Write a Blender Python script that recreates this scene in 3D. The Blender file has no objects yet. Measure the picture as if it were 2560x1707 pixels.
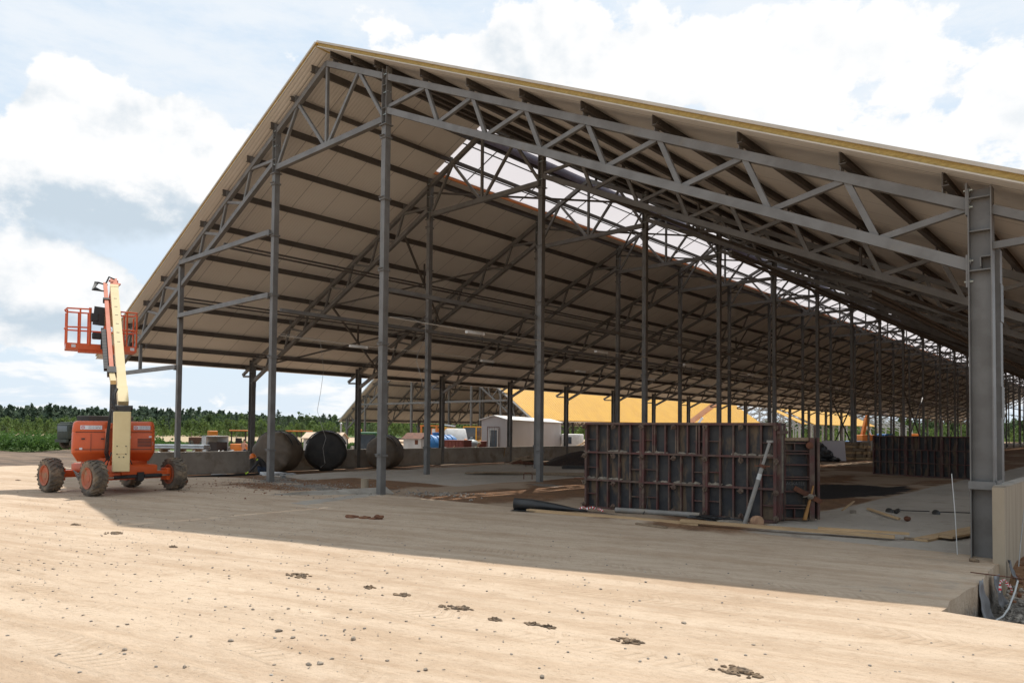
import bpy, bmesh, math, random
import numpy as np
from mathutils import Vector, Matrix, noise
random.seed(7); RNG = np.random.default_rng(11)
sc = bpy.context.scene
COL = sc.collection
R = math.radians
# ------------------------------------------------------------------ camera, world, sun, exposure
YAW, TILT, ROLL, CAM_H = R(41.99), R(1.73), R(0.534), 1.57
CT, ST = math.cos(YAW), math.sin(YAW)
_Rt = Vector((CT, ST, 0)); _Fw = Vector((-ST*math.cos(TILT), CT*math.cos(TILT), math.sin(TILT)))
_Up = Vector((ST*math.sin(TILT), -CT*math.sin(TILT), math.cos(TILT)))
_x = _Rt*math.cos(ROLL) + _Up*math.sin(ROLL); _y = -_Rt*math.sin(ROLL) + _Up*math.cos(ROLL)
cam_d = bpy.data.cameras.new('camera'); cam = bpy.data.objects.new('camera', cam_d); COL.objects.link(cam)
M4 = Matrix((( _x.x, _y.x, -_Fw.x, 0), (_x.y, _y.y, -_Fw.y, 0), (_x.z, _y.z, -_Fw.z, CAM_H), (0, 0, 0, 1)))
cam.matrix_world = M4
cam_d.sensor_width = 36; cam_d.lens = 1798.6/2560*36; cam_d.shift_y = (1021.3-853.5)/2560
cam_d.clip_start = 0.1; cam_d.clip_end = 4000
sc.camera = cam
sc.render.resolution_x = 1024; sc.render.resolution_y = 682
sc.view_settings.view_transform = 'Standard'; sc.view_settings.look = 'None'; sc.view_settings.gamma = 1
sc.view_settings.use_curve_mapping = False
EXPO = 0.72
sc.view_settings.exposure = EXPO
SUNDIR = Vector((-0.36, 0.515, 1.0)).normalized()
sun_d = bpy.data.lights.new('sun', 'SUN'); sun_d.energy = 3.2; sun_d.angle = R(0.53); sun_d.color = (1.0, 0.945, 0.87)
sun = bpy.data.objects.new('sun', sun_d); COL.objects.link(sun)
sun.rotation_euler = SUNDIR.to_track_quat('Z', 'Y').to_euler()

class NT:
    """small helper to write node trees"""
    def __init__(s, tree): s.t = tree; s.t.nodes.clear()
    def n(s, typ, **kw):
        nd = s.t.nodes.new(typ)
        for k, v in kw.items():
            setattr(nd, k, v)
        return nd
    def put(s, sock, v):
        if v is None: return
        if hasattr(v, 'links'): s.t.links.new(v, sock)
        else:
            try: sock.default_value = v
            except Exception:
                sock.default_value = (v, v, v)
    def m(s, op, a, b=None, c=None, clamp=False):
        nd = s.n('ShaderNodeMath', operation=op, use_clamp=clamp)
        s.put(nd.inputs[0], a); s.put(nd.inputs[1], b); s.put(nd.inputs[2], c)
        return nd.outputs[0]
    def vm(s, op, a, b=None):
        nd = s.n('ShaderNodeVectorMath', operation=op); s.put(nd.inputs[0], a); s.put(nd.inputs[1], b)
        return nd.outputs['Value'] if op in ('DOT_PRODUCT', 'LENGTH') else nd.outputs[0]
    def mix(s, f, a, b, bt='MIX'):
        nd = s.n('ShaderNodeMix', data_type='RGBA', blend_type=bt); nd.clamp_factor = True
        s.put(nd.inputs[0], f); s.put(nd.inputs[6], c4(a)); s.put(nd.inputs[7], c4(b))
        return nd.outputs[2]
    def ramp(s, f, lo, hi, smooth=True):
        nd = s.n('ShaderNodeMapRange', interpolation_type='SMOOTHSTEP' if smooth else 'LINEAR')
        s.put(nd.inputs[0], f); nd.inputs[1].default_value = lo; nd.inputs[2].default_value = hi
        return nd.outputs[0]
    def noise(s, vec, scale, detail=4, rough=0.55, dim='3D', dist=0.0):
        nd = s.n('ShaderNodeTexNoise', noise_dimensions=dim)
        s.put(nd.inputs['Vector'], vec); nd.inputs['Scale'].default_value = scale
        nd.inputs['Detail'].default_value = detail; nd.inputs['Roughness'].default_value = rough
        nd.inputs['Distortion'].default_value = dist
        return nd.outputs[0]
    def comb(s, x, y, z):
        nd = s.n('ShaderNodeCombineXYZ'); s.put(nd.inputs[0], x); s.put(nd.inputs[1], y); s.put(nd.inputs[2], z)
        return nd.outputs[0]
    def sep(s, v):
        nd = s.n('ShaderNodeSeparateXYZ'); s.put(nd.inputs[0], v); return nd.outputs
def c4(v):
    if isinstance(v, (tuple, list)) and len(v) == 3: return (v[0], v[1], v[2], 1.0)
    return v

world = bpy.data.worlds.new('World'); sc.world = world; world.use_nodes = True
def build_world():
    w = NT(world.node_tree)
    out = w.n('ShaderNodeOutputWorld'); bg = w.n('ShaderNodeBackground'); bg.inputs[1].default_value = 0.1
    w.t.links.new(bg.outputs[0], out.inputs[0])
    sky = w.n('ShaderNodeTexSky', sky_type='NISHITA', sun_disc=False)
    sky.sun_elevation = math.asin(SUNDIR.z); sky.sun_rotation = math.atan2(SUNDIR.x, SUNDIR.y)
    sky.air_density = 1.0; sky.dust_density = 1.0; sky.ozone_density = 1.0
    d = w.n('ShaderNodeTexCoord').outputs['Generated']
    d = w.vm('NORMALIZE', d)
    az = w.m('ARCTAN2', w.vm('DOT_PRODUCT', d, (CT, ST, 0)), w.vm('DOT_PRODUCT', d, (-ST, CT, 0)))
    el = w.m('ARCSINE', w.sep(d)[2])
    elp = w.m('MAXIMUM', el, 0.002)
    # cloud texture coordinates: flattened layers towards the horizon
    lg = w.m('LOGARITHM', w.m('ADD', elp, 0.07), 2.71828)
    p = w.comb(w.m('MULTIPLY', az, 4.2), w.m('MULTIPLY', lg, 2.6), 0.0)
    q = w.comb(w.m('MULTIPLY', az, 5.0), w.m('MULTIPLY', el, 6.5), 3.7)
    fbm = w.noise(q, 1.9, 11, 0.60, dist=0.1)
    fbm_lo = w.noise(p, 1.5, 8, 0.60, dist=0.2)
    # the same billows sampled a little towards the sun tell lit tops from shaded bellies
    q2 = w.vm('ADD', q, (0.03, 0.22, 0.0))
    fbm_up = w.noise(q2, 1.9, 7, 0.55, dist=0.1)
    def ang(x, y):
        a = math.atan((x-1176)/1652.0); e = math.atan((968-(1176-x)*0.0093-y)/1652.0*math.cos(a)); return a, e
    def blob(x, y, rx, ry, wgt):
        a, e = ang(x, y)
        u = w.m('DIVIDE', w.m('SUBTRACT', az, a), rx/1652.0*math.cos(a)**1.5); v = w.m('DIVIDE', w.m('SUBTRACT', el, e), ry/1652.0*math.cos(a))
        g = w.m('EXPONENT', w.m('MULTIPLY', w.m('ADD', w.m('MULTIPLY', u, u), w.m('MULTIPLY', v, v)), -1.0))
        return w.m('MULTIPLY', g, wgt)
    def total(lst):
        s = None
        for b in lst:
            g = blob(*b); s = g if s is None else w.m('ADD', s, g)
        return s
    cum = total([(140, 200, 105, 95, .75), (230, 330, 290, 130, .62), (470, 300, 200, 110, .6), (60, 420, 250, 90, .4), (330, 430, 230, 80, .45),
                 (120, 620, 240, 95, .62), (250, 690, 200, 80, .5), (40, 760, 200, 60, .4),
                 (1250, 200, 190, 90, .6), (1420, 110, 430, 110, .55), (1850, 100, 420, 90, .5), (2290, 240, 260, 150, .7), (1760, 250, 200, 60, .5), (1000, 60, 300, 80, .25)])
    clear = total([(395, 560, 110, 60, .35), (420, 130, 260, 70, .20), (1600, 215, 90, 50, .22), (2080, 210, 60, 40, .08), (560, 660, 120, 70, .25), (30, 130, 120, 60, .3)])
    band = w.ramp(el, 0.30, 0.05)
    mid = w.m('MULTIPLY', w.m('SUBTRACT', fbm, 0.5), 1.75)
    low = w.m('ADD', w.m('MULTIPLY', w.m('SUBTRACT', fbm_lo, 0.5), 2.2), 0.20)
    dens = w.m('SUBTRACT', w.m('ADD', w.m('ADD', cum, mid), 0.0), clear)
    dens_low = w.m('MULTIPLY', low, band)
    c2 = w.m('MULTIPLY', w.ramp(dens_low, 0.12, 0.40), 0.85)
    belly = w.m('MULTIPLY', total([(250, 465, 250, 75, 1.15), (60, 480, 160, 55, .7), (430, 400, 100, 50, .45), (200, 330, 120, 40, .3), (120, 720, 260, 40, .5)]), w.m('ADD', .25, w.m('MULTIPLY', w.ramp(w.noise(q, 3.2, 8, .6), .30, .66), 1.0)))
    bsoft = w.ramp(belly, .15, .7); c1 = w.m('ADD', w.m('MULTIPLY', w.ramp(dens, 0.27, 0.40), w.m('SUBTRACT', 1.0, bsoft)), w.m('MULTIPLY', w.ramp(dens, 0.02, 0.62), bsoft))
    cover = w.m('MAXIMUM', c1, c2)
    relief = w.m('ADD', w.m('MULTIPLY', w.m('SUBTRACT', fbm_up, fbm), 2.4), w.m('MULTIPLY', w.m('SUBTRACT', w.noise(q2, .9, 4, .5), w.noise(q, .9, 4, .5)), 2.2))
    shade = w.m('ADD', w.m('ADD', relief, belly), w.m('MULTIPLY', w.ramp(fbm_lo, 0.52, 0.72), w.m('MULTIPLY', band, 0.35)))
    shade = w.m('MULTIPLY', w.ramp(shade, -0.10, 1.0), w.m('ADD', .50, w.m('MULTIPLY', w.ramp(az, .35, -.25), .50)))
    k = 10.0/2**EXPO
    S = lambda c: tuple(k*v for v in c)
    veil = w.ramp(w.noise(w.vm('MULTIPLY', q, (1.0, 2.4, 1.0)), 0.9, 9, 0.68), 0.28, 0.62)
    base = w.mix(0.86, sky.outputs[0], S((0.70, 0.83, 0.95)))
    base = w.mix(w.m('MULTIPLY', veil, w.ramp(el, 0.05, 0.45)), base, S((0.86, 0.92, 0.985)))
    base = w.mix(w.ramp(el, 0.16, 0.0), base, S((0.76, 0.86, 0.96)))
    cl = w.mix(shade, S((1.03, 1.03, 1.03)), S((0.60, 0.70, 0.79)))
    col = w.mix(cover, base, cl)
    col = w.mix(w.ramp(el, 0.0, -0.02), col, S((0.40, 0.36, 0.30)))
    w.t.links.new(col, bg.inputs[0])
build_world()
# ------------------------------------------------------------------ helpers
def LD(L, D, z=0.0):
    """a place given as metres to the right of and ahead of the photographer"""
    return Vector((L*CT - D*ST, L*ST + D*CT, z))
def PX(px, D, z=0.0):
    return LD((px-1280)/1798.6*D, D, z)
def tag(o, label=None, cat=None, group=None, kind=None):
    if label: o['label'] = label
    if cat: o['category'] = cat
    if group: o['group'] = group
    if kind: o['kind'] = kind
    return o
def thing(name, label, cat, loc=(0, 0, 0), rz=0.0, group=None, rot=None):
    o = bpy.data.objects.new(name, None); COL.objects.link(o)
    o.location = loc; o.rotation_euler = rot if rot else (0, 0, rz); o.empty_display_size = 0.2
    return tag(o, label, cat, group)
def copy_tree(o, parent=None):
    c = o.copy(); COL.objects.link(c)
    if parent: c.parent = parent
    for ch in list(o.children): copy_tree(ch, c)
    return c
class MB:
    """collects shapes and links them as one mesh object"""
    def __init__(s): s.v = []; s.f = []; s.mi = []; s.cur = 0
    def raw(s, vs, fs):
        b = len(s.v); s.v.extend([tuple(p) for p in vs]); s.f.extend([tuple(i+b for i in f) for f in fs]); s.mi.extend([s.cur]*len(fs)); return s
    def box(s, c, d, rz=0.0, rot=None, bev=0.0):
        c = Vector(c); hx, hy, hz = d[0]/2, d[1]/2, d[2]/2
        m = rot if rot is not None else Matrix.Rotation(rz, 3, 'Z')
        if bev > 0:
            bm = bmesh.new(); bmesh.ops.create_cube(bm, size=1.0)
            for q in bm.verts: q.co = Vector((q.co.x*d[0], q.co.y*d[1], q.co.z*d[2]))
            bmesh.ops.bevel(bm, geom=list(bm.edges), offset=bev, segments=2, profile=0.5, affect='EDGES')
            bm.verts.index_update()
            s.raw([c + m @ q.co for q in bm.verts], [[q.index for q in f.verts] for f in bm.faces]); bm.free(); return s
        P = [(-hx,-hy,-hz),(hx,-hy,-hz),(hx,hy,-hz),(-hx,hy,-hz),(-hx,-hy,hz),(hx,-hy,hz),(hx,hy,hz),(-hx,hy,hz)]
        return s.raw([c + m @ Vector(p) for p in P], [(0,3,2,1),(4,5,6,7),(0,1,5,4),(1,2,6,5),(2,3,7,6),(3,0,4,7)])
    def bar(s, a, b, w, h, side=(0, 1, 0)):
        a = Vector(a); b = Vector(b); ax = (b-a).normalized(); sd = Vector(side); sd = sd - ax*sd.dot(ax)
        if sd.length < 1e-5: sd = Vector((1, 0, 0)) - ax*ax.x
        sd.normalize(); t = ax.cross(sd)
        P = []
        for q in (a, b):
            for i, j in ((-1,-1),(1,-1),(1,1),(-1,1)): P.append(q + sd*(i*w/2) + t*(j*h/2))
        return s.raw(P, [(0,3,2,1),(4,5,6,7),(0,1,5,4),(1,2,6,5),(2,3,7,6),(3,0,4,7)])
    def tube(s, a, b, r0, r1=None, n=10, cap=True):
        a = Vector(a); b = Vector(b); r1 = r0 if r1 is None else r1
        ax = (b-a).normalized(); u = ax.orthogonal().normalized(); w = ax.cross(u)
        P = []; 
        for q, r in ((a, r0), (b, r1)):
            for i in range(n):
                t = 2*math.pi*i/n; P.append(q + u*(r*math.cos(t)) + w*(r*math.sin(t)))
        F = [(i, (i+1) % n, n+(i+1) % n, n+i) for i in range(n)]
        if cap: F += [tuple(range(n-1, -1, -1)), tuple(range(n, 2*n))]
        return s.raw(P, F)
    def path(s, pts, r, n=6):
        pts = [Vector(p) for p in pts]; P = []; F = []
        for k, q in enumerate(pts):
            t = (pts[min(k+1, len(pts)-1)] - pts[max(k-1, 0)]).normalized()
            ref = Vector((0, 0, 1)) if abs(t.z) < 0.9 else Vector((1, 0, 0))
            u = t.cross(ref).normalized(); w = u.cross(t)
            for i in range(n):
                a = 2*math.pi*i/n; P.append(q + u*(r*math.cos(a)) + w*(r*math.sin(a)))
        for k in range(len(pts)-1):
            for i in range(n): F.append((k*n+i, k*n+(i+1) % n, (k+1)*n+(i+1) % n, (k+1)*n+i))
        F += [tuple(range(n-1, -1, -1)), tuple(range((len(pts)-1)*n, len(pts)*n))]
        return s.raw(P, F)
    def lathe(s, prof, o=(0, 0, 0), axis=(0, 0, 1), n=24, closed=False):
        """prof: list of (radius, height along axis)"""
        o = Vector(o); ax = Vector(axis).normalized(); u = ax.orthogonal().normalized(); w = ax.cross(u); P = []; F = []
        for r, h in prof:
            for i in range(n):
                a = 2*math.pi*i/n; P.append(o + ax*h + u*(r*math.cos(a)) + w*(r*math.sin(a)))
        m = len(prof)
        for k in range(m-1):
            for i in range(n): F.append((k*n+i, k*n+(i+1) % n, (k+1)*n+(i+1) % n, (k+1)*n+i))
        if closed:
            for i in range(n): F.append(((m-1)*n+i, (m-1)*n+(i+1) % n, (i+1) % n, i))
        else: F += [tuple(range(n-1, -1, -1)), tuple(range((m-1)*n, m*n))]
        return s.raw(P, F)
    def prism(s, poly, vec, o=(0, 0, 0)):
        """poly: 3-D outline, extruded along vec"""
        vec = Vector(vec); o = Vector(o); n = len(poly); P = [o+Vector(p) for p in poly] + [o+Vector(p)+vec for p in poly]
        return s.raw(P, [tuple(range(n-1, -1, -1)), tuple(range(n, 2*n))] + [(i, (i+1) % n, n+(i+1) % n, n+i) for i in range(n)])
    def lump(s, c, d, seed=0, sub=2, amp=0.3, freq=1.3):
        bm = bmesh.new(); bmesh.ops.create_icosphere(bm, subdivisions=sub, radius=1.0); c = Vector(c)
        P = []
        for q in bm.verts:
            k = 1 + amp*noise.noise(q.co*freq + Vector((seed*3.1, seed*1.7, seed))) ; P.append(c + Vector((q.co.x*d[0]*k, q.co.y*d[1]*k, q.co.z*d[2]*k)))
        bm.verts.index_update(); s.raw(P, [[q.index for q in f.verts] for f in bm.faces]); bm.free(); return s
    def build(s, name, mats, parent=None, loc=None, rot=None, smooth=0.0):
        me = bpy.data.meshes.new(name); me.from_pydata(s.v, [], s.f)
        mats = mats if isinstance(mats, (list, tuple)) else [mats]
        for m in mats: me.materials.append(m)
        if len(mats) > 1: me.polygons.foreach_set('material_index', s.mi)
        bm = bmesh.new(); bm.from_mesh(me); bmesh.ops.recalc_face_normals(bm, faces=bm.faces); bm.to_mesh(me); bm.free()
        if smooth:
            me.shade_smooth(); me.set_sharp_from_angle(angle=R(smooth))
        o = bpy.data.objects.new(name, me); COL.objects.link(o)
        if parent: o.parent = parent
        if loc is not None: o.location = loc
        if rot is not None: o.rotation_euler = rot
        return o
def inst(o, parent=None, loc=None, rot=None, name=None):
    c = o.copy(); COL.objects.link(c)
    if parent is not None: c.parent = parent
    if loc is not None: c.location = loc
    if rot is not None: c.rotation_euler = rot
    return c
def text_mesh(name, body, size, mat, parent, loc, rot, depth=0.003, align='CENTER'):
    cu = bpy.data.curves.new(name, 'FONT'); cu.body = body; cu.size = size; cu.extrude = depth; cu.align_x = align; cu.align_y = 'CENTER'
    t = bpy.data.objects.new(name, cu); COL.objects.link(t)
    dg = bpy.context.evaluated_depsgraph_get(); me = bpy.data.meshes.new_from_object(t.evaluated_get(dg))
    COL.objects.unlink(t); bpy.data.objects.remove(t); bpy.data.curves.remove(cu)
    me.materials.clear(); me.materials.append(mat)
    o = bpy.data.objects.new(name, me); COL.objects.link(o); o.parent = parent; o.location = loc; o.rotation_euler = rot
    return o
def skin_figure(name, joints, mats, zone, parent, levels=2):
    """joints: list of (parent index or -1, (x,y,z), radius); zone(i) -> material index of joint i; one continuous surface"""
    me = bpy.data.meshes.new(name); me.from_pydata([j[1] for j in joints], [(j[0], i) for i, j in enumerate(joints) if j[0] >= 0], [])
    o = bpy.data.objects.new(name, me); COL.objects.link(o)
    sk = o.modifiers.new('skin', 'SKIN'); sk.use_smooth_shade = True
    lay = me.skin_vertices[0] if me.skin_vertices else None
    if lay is None:
        bm = bmesh.new(); bm.from_mesh(me); bm.verts.layers.skin.verify(); bm.to_mesh(me); bm.free(); lay = me.skin_vertices[0]
    for i, j in enumerate(joints):
        r = j[2]; lay.data[i].radius = (r, r) if not isinstance(r, tuple) else r
        lay.data[i].use_root = (i == 0)
    sd = o.modifiers.new('sub', 'SUBSURF'); sd.levels = levels; sd.render_levels = levels
    dg = bpy.context.evaluated_depsgraph_get(); m2 = bpy.data.meshes.new_from_object(o.evaluated_get(dg))
    COL.objects.unlink(o); bpy.data.objects.remove(o)
    m2.materials.clear()
    for m in mats: m2.materials.append(m)
    J = [Vector(j[1]) for j in joints]
    segs = [(J[j[0]], J[i], i) for i, j in enumerate(joints) if j[0] >= 0]
    def near(p):
        best = None
        for a, b, i in segs:
            d = b-a; t = max(0, min(1, (p-a).dot(d)/max(d.length_squared, 1e-9))); e = (p-(a+d*t)).length - 0.4*(joints[i][2] if not isinstance(joints[i][2], tuple) else joints[i][2][0])
            if best is None or e < best[0]: best = (e, i)
        return best[1]
    for f in m2.polygons: f.material_index = zone(near(f.center)); f.use_smooth = True
    o = bpy.data.objects.new(name, m2); COL.objects.link(o); o.parent = parent
    return o
# ------------------------------------------------------------------ materials
def mat(name, c1, c2=None, scale=3.0, rough=0.6, metal=0.0, bump=0.0, bscale=None, detail=6, lo=0.35, hi=0.65, spec=0.5, rand=0.0, stretch=None, c3=None, c3lo=0.58, c3hi=0.70, c3scale=1.3, transl=0.0, streak=False):
    m = bpy.data.materials.new(name); m.use_nodes = True; w = NT(m.node_tree)
    out = w.n('ShaderNodeOutputMaterial'); bs = w.n('ShaderNodeBsdfPrincipled')
    w.t.links.new(bs.outputs[0], out.inputs[0])
    bs.inputs['Roughness'].default_value = rough; bs.inputs['Metallic'].default_value = metal; bs.inputs['Specular IOR Level'].default_value = spec
    co = w.n('ShaderNodeTexCoord').outputs['Object']
    oi = w.n('ShaderNodeObjectInfo')
    co = w.vm('ADD', co, w.vm('MULTIPLY', w.comb(oi.outputs['Random'], oi.outputs['Random'], oi.outputs['Random']), (37.0, 19.0, 53.0)))
    if stretch: co = w.vm('MULTIPLY', co, stretch)
    f = w.ramp(w.noise(co, scale, detail, 0.6), lo, hi)
    col = w.mix(f, c1, c2 if c2 else c1)
    if c3:
        co3 = w.vm('MULTIPLY', co, (1, 1, 0.25)) if streak else co
        g = w.ramp(w.noise(co3, c3scale, 8, 0.65), c3lo, c3hi); col = w.mix(g, col, c3)
        w.put(bs.inputs['Roughness'], w.m('ADD', rough, w.m('MULTIPLY', g, max(0.0, 0.9-rough))))
    if rand:
        hv = w.n('ShaderNodeHueSaturation'); w.put(hv.inputs['Value'], w.m('ADD', 1-rand/2, w.m('MULTIPLY', oi.outputs['Random'], rand))); w.put(hv.inputs['Color'], col); col = hv.outputs[0]
    w.put(bs.inputs['Base Color'], col)
    if bump:
        bn = w.n('ShaderNodeBump'); bn.inputs['Strength'].default_value = bump; bn.inputs['Distance'].default_value = 0.02
        w.put(bn.inputs['Height'], w.noise(co, bscale or scale*4, 8, 0.65)); w.put(bs.inputs['Normal'], bn.outputs[0])
    if transl:
        tr = w.n('ShaderNodeBsdfTranslucent'); w.put(tr.inputs[0], col); mx = w.n('ShaderNodeMixShader'); mx.inputs[0].default_value = transl
        w.t.links.new(bs.outputs[0], mx.inputs[1]); w.t.links.new(tr.outputs[0], mx.inputs[2]); w.t.links.new(mx.outputs[0], out.inputs[0])
    return m
def ribbed(name, c1, c2, pitch, axis='Y', rough=0.5, dist=0.02, metal=0.0, c3=None):
    m = mat(name, c1, c2, 0.6, rough, metal, c3=c3); w = NT.__new__(NT); w.t = m.node_tree
    bs = [n for n in w.t.nodes if n.type == 'BSDF_PRINCIPLED'][0]
    co = w.n('ShaderNodeTexCoord').outputs['Object']; x = w.sep(co)['XYZ'.index(axis)]
    t = w.m('PINGPONG', x, pitch/2); h = w.ramp(t, pitch*0.12, pitch*0.30)
    bn = w.n('ShaderNodeBump'); bn.inputs['Strength'].default_value = 1.0; bn.inputs['Distance'].default_value = dist
    w.put(bn.inputs['Height'], h); w.put(bs.inputs['Normal'], bn.outputs[0])
    return m
def wood(name, c1, c2, axis=(1, 12, 12)):
    return mat(name, c1, c2, 2.2, 0.75, stretch=axis, bump=0.25, bscale=9, lo=0.3, hi=0.7, rand=0.25)
STEEL = mat('steel_paint', (.165,.160,.153), (.125,.118,.110), 2.5, 0.5, c3=(.21,.185,.15), c3lo=.60, c3hi=.78, bump=0.05)
STEEL2 = mat('purlin_steel', (.095,.082,.070), (.072,.061,.052), 2.0, 0.55, c3=(.14,.11,.085), c3lo=.6, c3hi=.8)
STEEL2R = mat('right_purlin_steel', (.105,.091,.079), (.080,.069,.060), 2.0, 0.55, c3=(.18,.15,.12), c3lo=.6, c3hi=.8)
GALV = mat('galvanised_steel', (.45,.46,.46), (.35,.36,.36), 3, 0.38, 0.7)
ZINC = mat('zinc_bolt', (.38,.43,.42), None, 3, 0.4, 0.7)
LINING = ribbed('roof_lining', (.70,.66,.605), (.66,.615,.56), 0.11, 'Y', 0.55, 0.004)
def _joints(m, pitch, dark):
    w = NT.__new__(NT); w.t = m.node_tree; bs = [n for n in w.t.nodes if n.type == 'BSDF_PRINCIPLED'][0]; src = bs.inputs['Base Color'].links[0].from_socket
    co = w.n('ShaderNodeTexCoord').outputs['Object']; t = w.m('PINGPONG', w.sep(co)[1], pitch/2); w.put(bs.inputs['Base Color'], w.mix(w.ramp(t, .016, .006), src, dark))
_joints(LINING, 1.15, (.30,.275,.25))
WOOL = mat('mineral_wool', (.47,.34,.12), (.36,.25,.085), 14, 0.95, bump=0.6, bscale=60, stretch=(1,1,3), c3=(.20,.14,.06), c3lo=.66, c3hi=.75)
YROOF = ribbed('yellow_roof_sheet', (.63,.335,.012), (.58,.30,.010), 0.32, 'Y', 0.5, 0.07)
SHEETEDGE = mat('sheet_edge', (.52,.47,.40), (.45,.41,.35), 3, 0.5)
ORANGE = mat('orange_paint', (.62,.105,.022), (.55,.088,.018), 1.8, 0.40, c3=(.45,.20,.10), c3lo=.66, c3hi=.78, bump=0.03)
ORANGEFADE = mat('faded_orange_paint', (.62,.20,.11), (.56,.15,.075), 2.5, 0.45, c3=(.55,.33,.22), c3lo=.6, c3hi=.75)
CREAM = mat('cream_paint', (.74,.60,.33), (.69,.55,.29), 2.0, 0.45, c3=(.40,.25,.10), c3lo=.66, c3hi=.76, bump=0.04)
RUBBER = mat('tyre_rubber', (.085,.072,.060), (.13,.105,.08), 5, 0.85, c3=(.25,.19,.13), c3lo=.44, c3hi=.62, c3scale=4, bump=0.3)
BLACK = mat('black_rubber', (.018,.018,.019), (.03,.03,.03), 4, 0.6)
BLACKFILM = mat('black_film', (.016,.016,.017), (.028,.027,.026), 3, 0.42, bump=0.5, bscale=5)
DARKSTEEL = mat('dark_steel', (.035,.035,.036), (.055,.05,.045), 4, 0.45, 0.4)
CHROME = mat('bright_rod', (.7,.7,.7), None, 3, 0.2, 1.0)
RUST = mat('rusty_steel', (.16,.06,.03), (.09,.035,.02), 6, 0.85, bump=0.2)
FRAMERED = mat('red_formwork_frame', (.105,.037,.032), (.080,.046,.038), 4, 0.7, c3=(.14,.102,.076), c3lo=.46, c3hi=.62, c3scale=3, bump=0.2)
FACING = mat('formwork_facing', (.018,.019,.023), (.040,.038,.037), 4, 0.6, c3=(.15,.105,.066), c3lo=.49, c3hi=.64, c3scale=3.6, bump=0.15, streak=True)
CONC = mat('grey_concrete', (.37,.335,.285), (.30,.27,.23), 1.6, 0.9, c3=(.22,.185,.145), c3lo=.48, c3hi=.68, bump=0.3, bscale=25)
CONCBOARD = mat('board_marked_concrete', (.38,.31,.225), (.30,.24,.17), 2.0, 0.9, stretch=(1,6,.35), c3=(.19,.14,.09), c3lo=.6, c3hi=.74, bump=0.25, bscale=12)
CRUST = mat('concrete_crust', (.27,.23,.18), (.18,.15,.12), 9, 0.95, bump=0.5)
TIMBER = wood('sawn_timber', (.50,.345,.19), (.36,.235,.125))
TIMBERX = wood('old_timber', (.30,.22,.14), (.20,.14,.09), (12, 1, 12))
STONE = mat('grey_stone', (.33,.275,.215), (.20,.165,.13), 14, 0.9, bump=0.3, rand=0.6)
CLOD = mat('dried_mud', (.24,.165,.10), (.13,.095,.065), 14, 0.95, bump=0.6, rand=0.3)
REDCLOD = mat('red_clay', (.22,.10,.05), (.15,.065,.035), 9, 0.95, bump=0.5)
WHITE = mat('white_paint', (.74,.73,.70), (.62,.60,.56), 2, 0.5)
DULLWHITE = mat('dull_white_paint', (.55,.56,.55), (.45,.46,.45), 2, 0.6, c3=(.28,.15,.08), c3lo=.66, c3hi=.75)
PVC = mat('grey_pipe', (.26,.245,.225), (.20,.185,.165), 3, 0.6, c3=(.27,.22,.16), c3lo=.5, c3hi=.7)
WRAP = mat('lit_bale_film', (.17,.125,.085), (.11,.083,.058), 2.0, 0.6, bump=0.8, bscale=4.5)
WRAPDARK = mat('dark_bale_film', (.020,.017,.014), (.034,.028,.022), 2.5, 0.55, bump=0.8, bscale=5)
CABIN = ribbed('grey_cabin_sheet', (.44,.40,.385), (.40,.365,.35), 0.20, 'X', 0.5, 0.02)
GLASS = mat('window_glass', (.05,.07,.09), (.08,.10,.12), 1.0, 0.08)
BLUE = mat('blue_plastic', (.025,.17,.42), (.02,.14,.36), 2, 0.4)
GREEN = mat('green_paint', (.03,.16,.07), (.025,.13,.06), 2, 0.45)
OLIVE = mat('olive_paint', (.05,.06,.042), (.04,.047,.035), 2, 0.6)
TARP = mat('brown_tarpaulin', (.045,.032,.026), (.035,.025,.02), 2, 0.8, bump=0.3)
MACHORANGE = mat('machine_orange', (.62,.19,.025), (.55,.16,.02), 2, 0.45)
MACHYELLOW = mat('machine_yellow', (.70,.36,.025), (.62,.30,.02), 2, 0.45)
REDOX = mat('red_oxide', (.20,.05,.035), (.15,.04,.03), 3, 0.7)
GREYTANK = mat('grey_tank', (.30,.34,.35), (.25,.28,.29), 2, 0.5)
WBOARD = mat('white_board', (.62,.55,.56), (.57,.51,.52), 1, 0.6)
SKIN = mat('skin', (.42,.23,.15), None, 3, 0.6)
JACKET = mat('dark_jacket', (.028,.026,.028), (.04,.036,.036), 5, 0.85)
DENIM = mat('blue_trousers', (.03,.045,.075), (.025,.035,.06), 5, 0.85)
HIVIS = mat('hi_vis', (.50,.72,.05), None, 3, 0.7)
HELMET = mat('orange_helmet', (.75,.17,.02), None, 3, 0.35)
SHIRT = mat('green_shirt', (.05,.09,.05), (.08,.12,.07), 6, 0.85)
CLOTH = mat('beige_cap', (.55,.45,.30), None, 3, 0.8)
RIM = mat('dusty_orange_rim', (.45,.105,.04), (.36,.10,.05), 3, 0.6, c3=(.33,.20,.12), c3lo=.48, c3hi=.66, c3scale=4)
SIGNW = mat('sign_white', (.68,.67,.70), (.60,.59,.62), 3, 0.5)
SIGNR = mat('sign_red', (.50,.04,.05), None, 3, 0.5)
SIGNK = mat('sign_ink', (.06,.03,.05), None, 3, 0.6)
CHALK = mat('chalk', (.20,.20,.20), (.10,.10,.10), 30, 0.9)
TAPEW = mat('tape_white', (.75,.73,.70), None, 3, 0.5)
TAPER = mat('tape_red', (.62,.03,.04), None, 3, 0.5)
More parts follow.
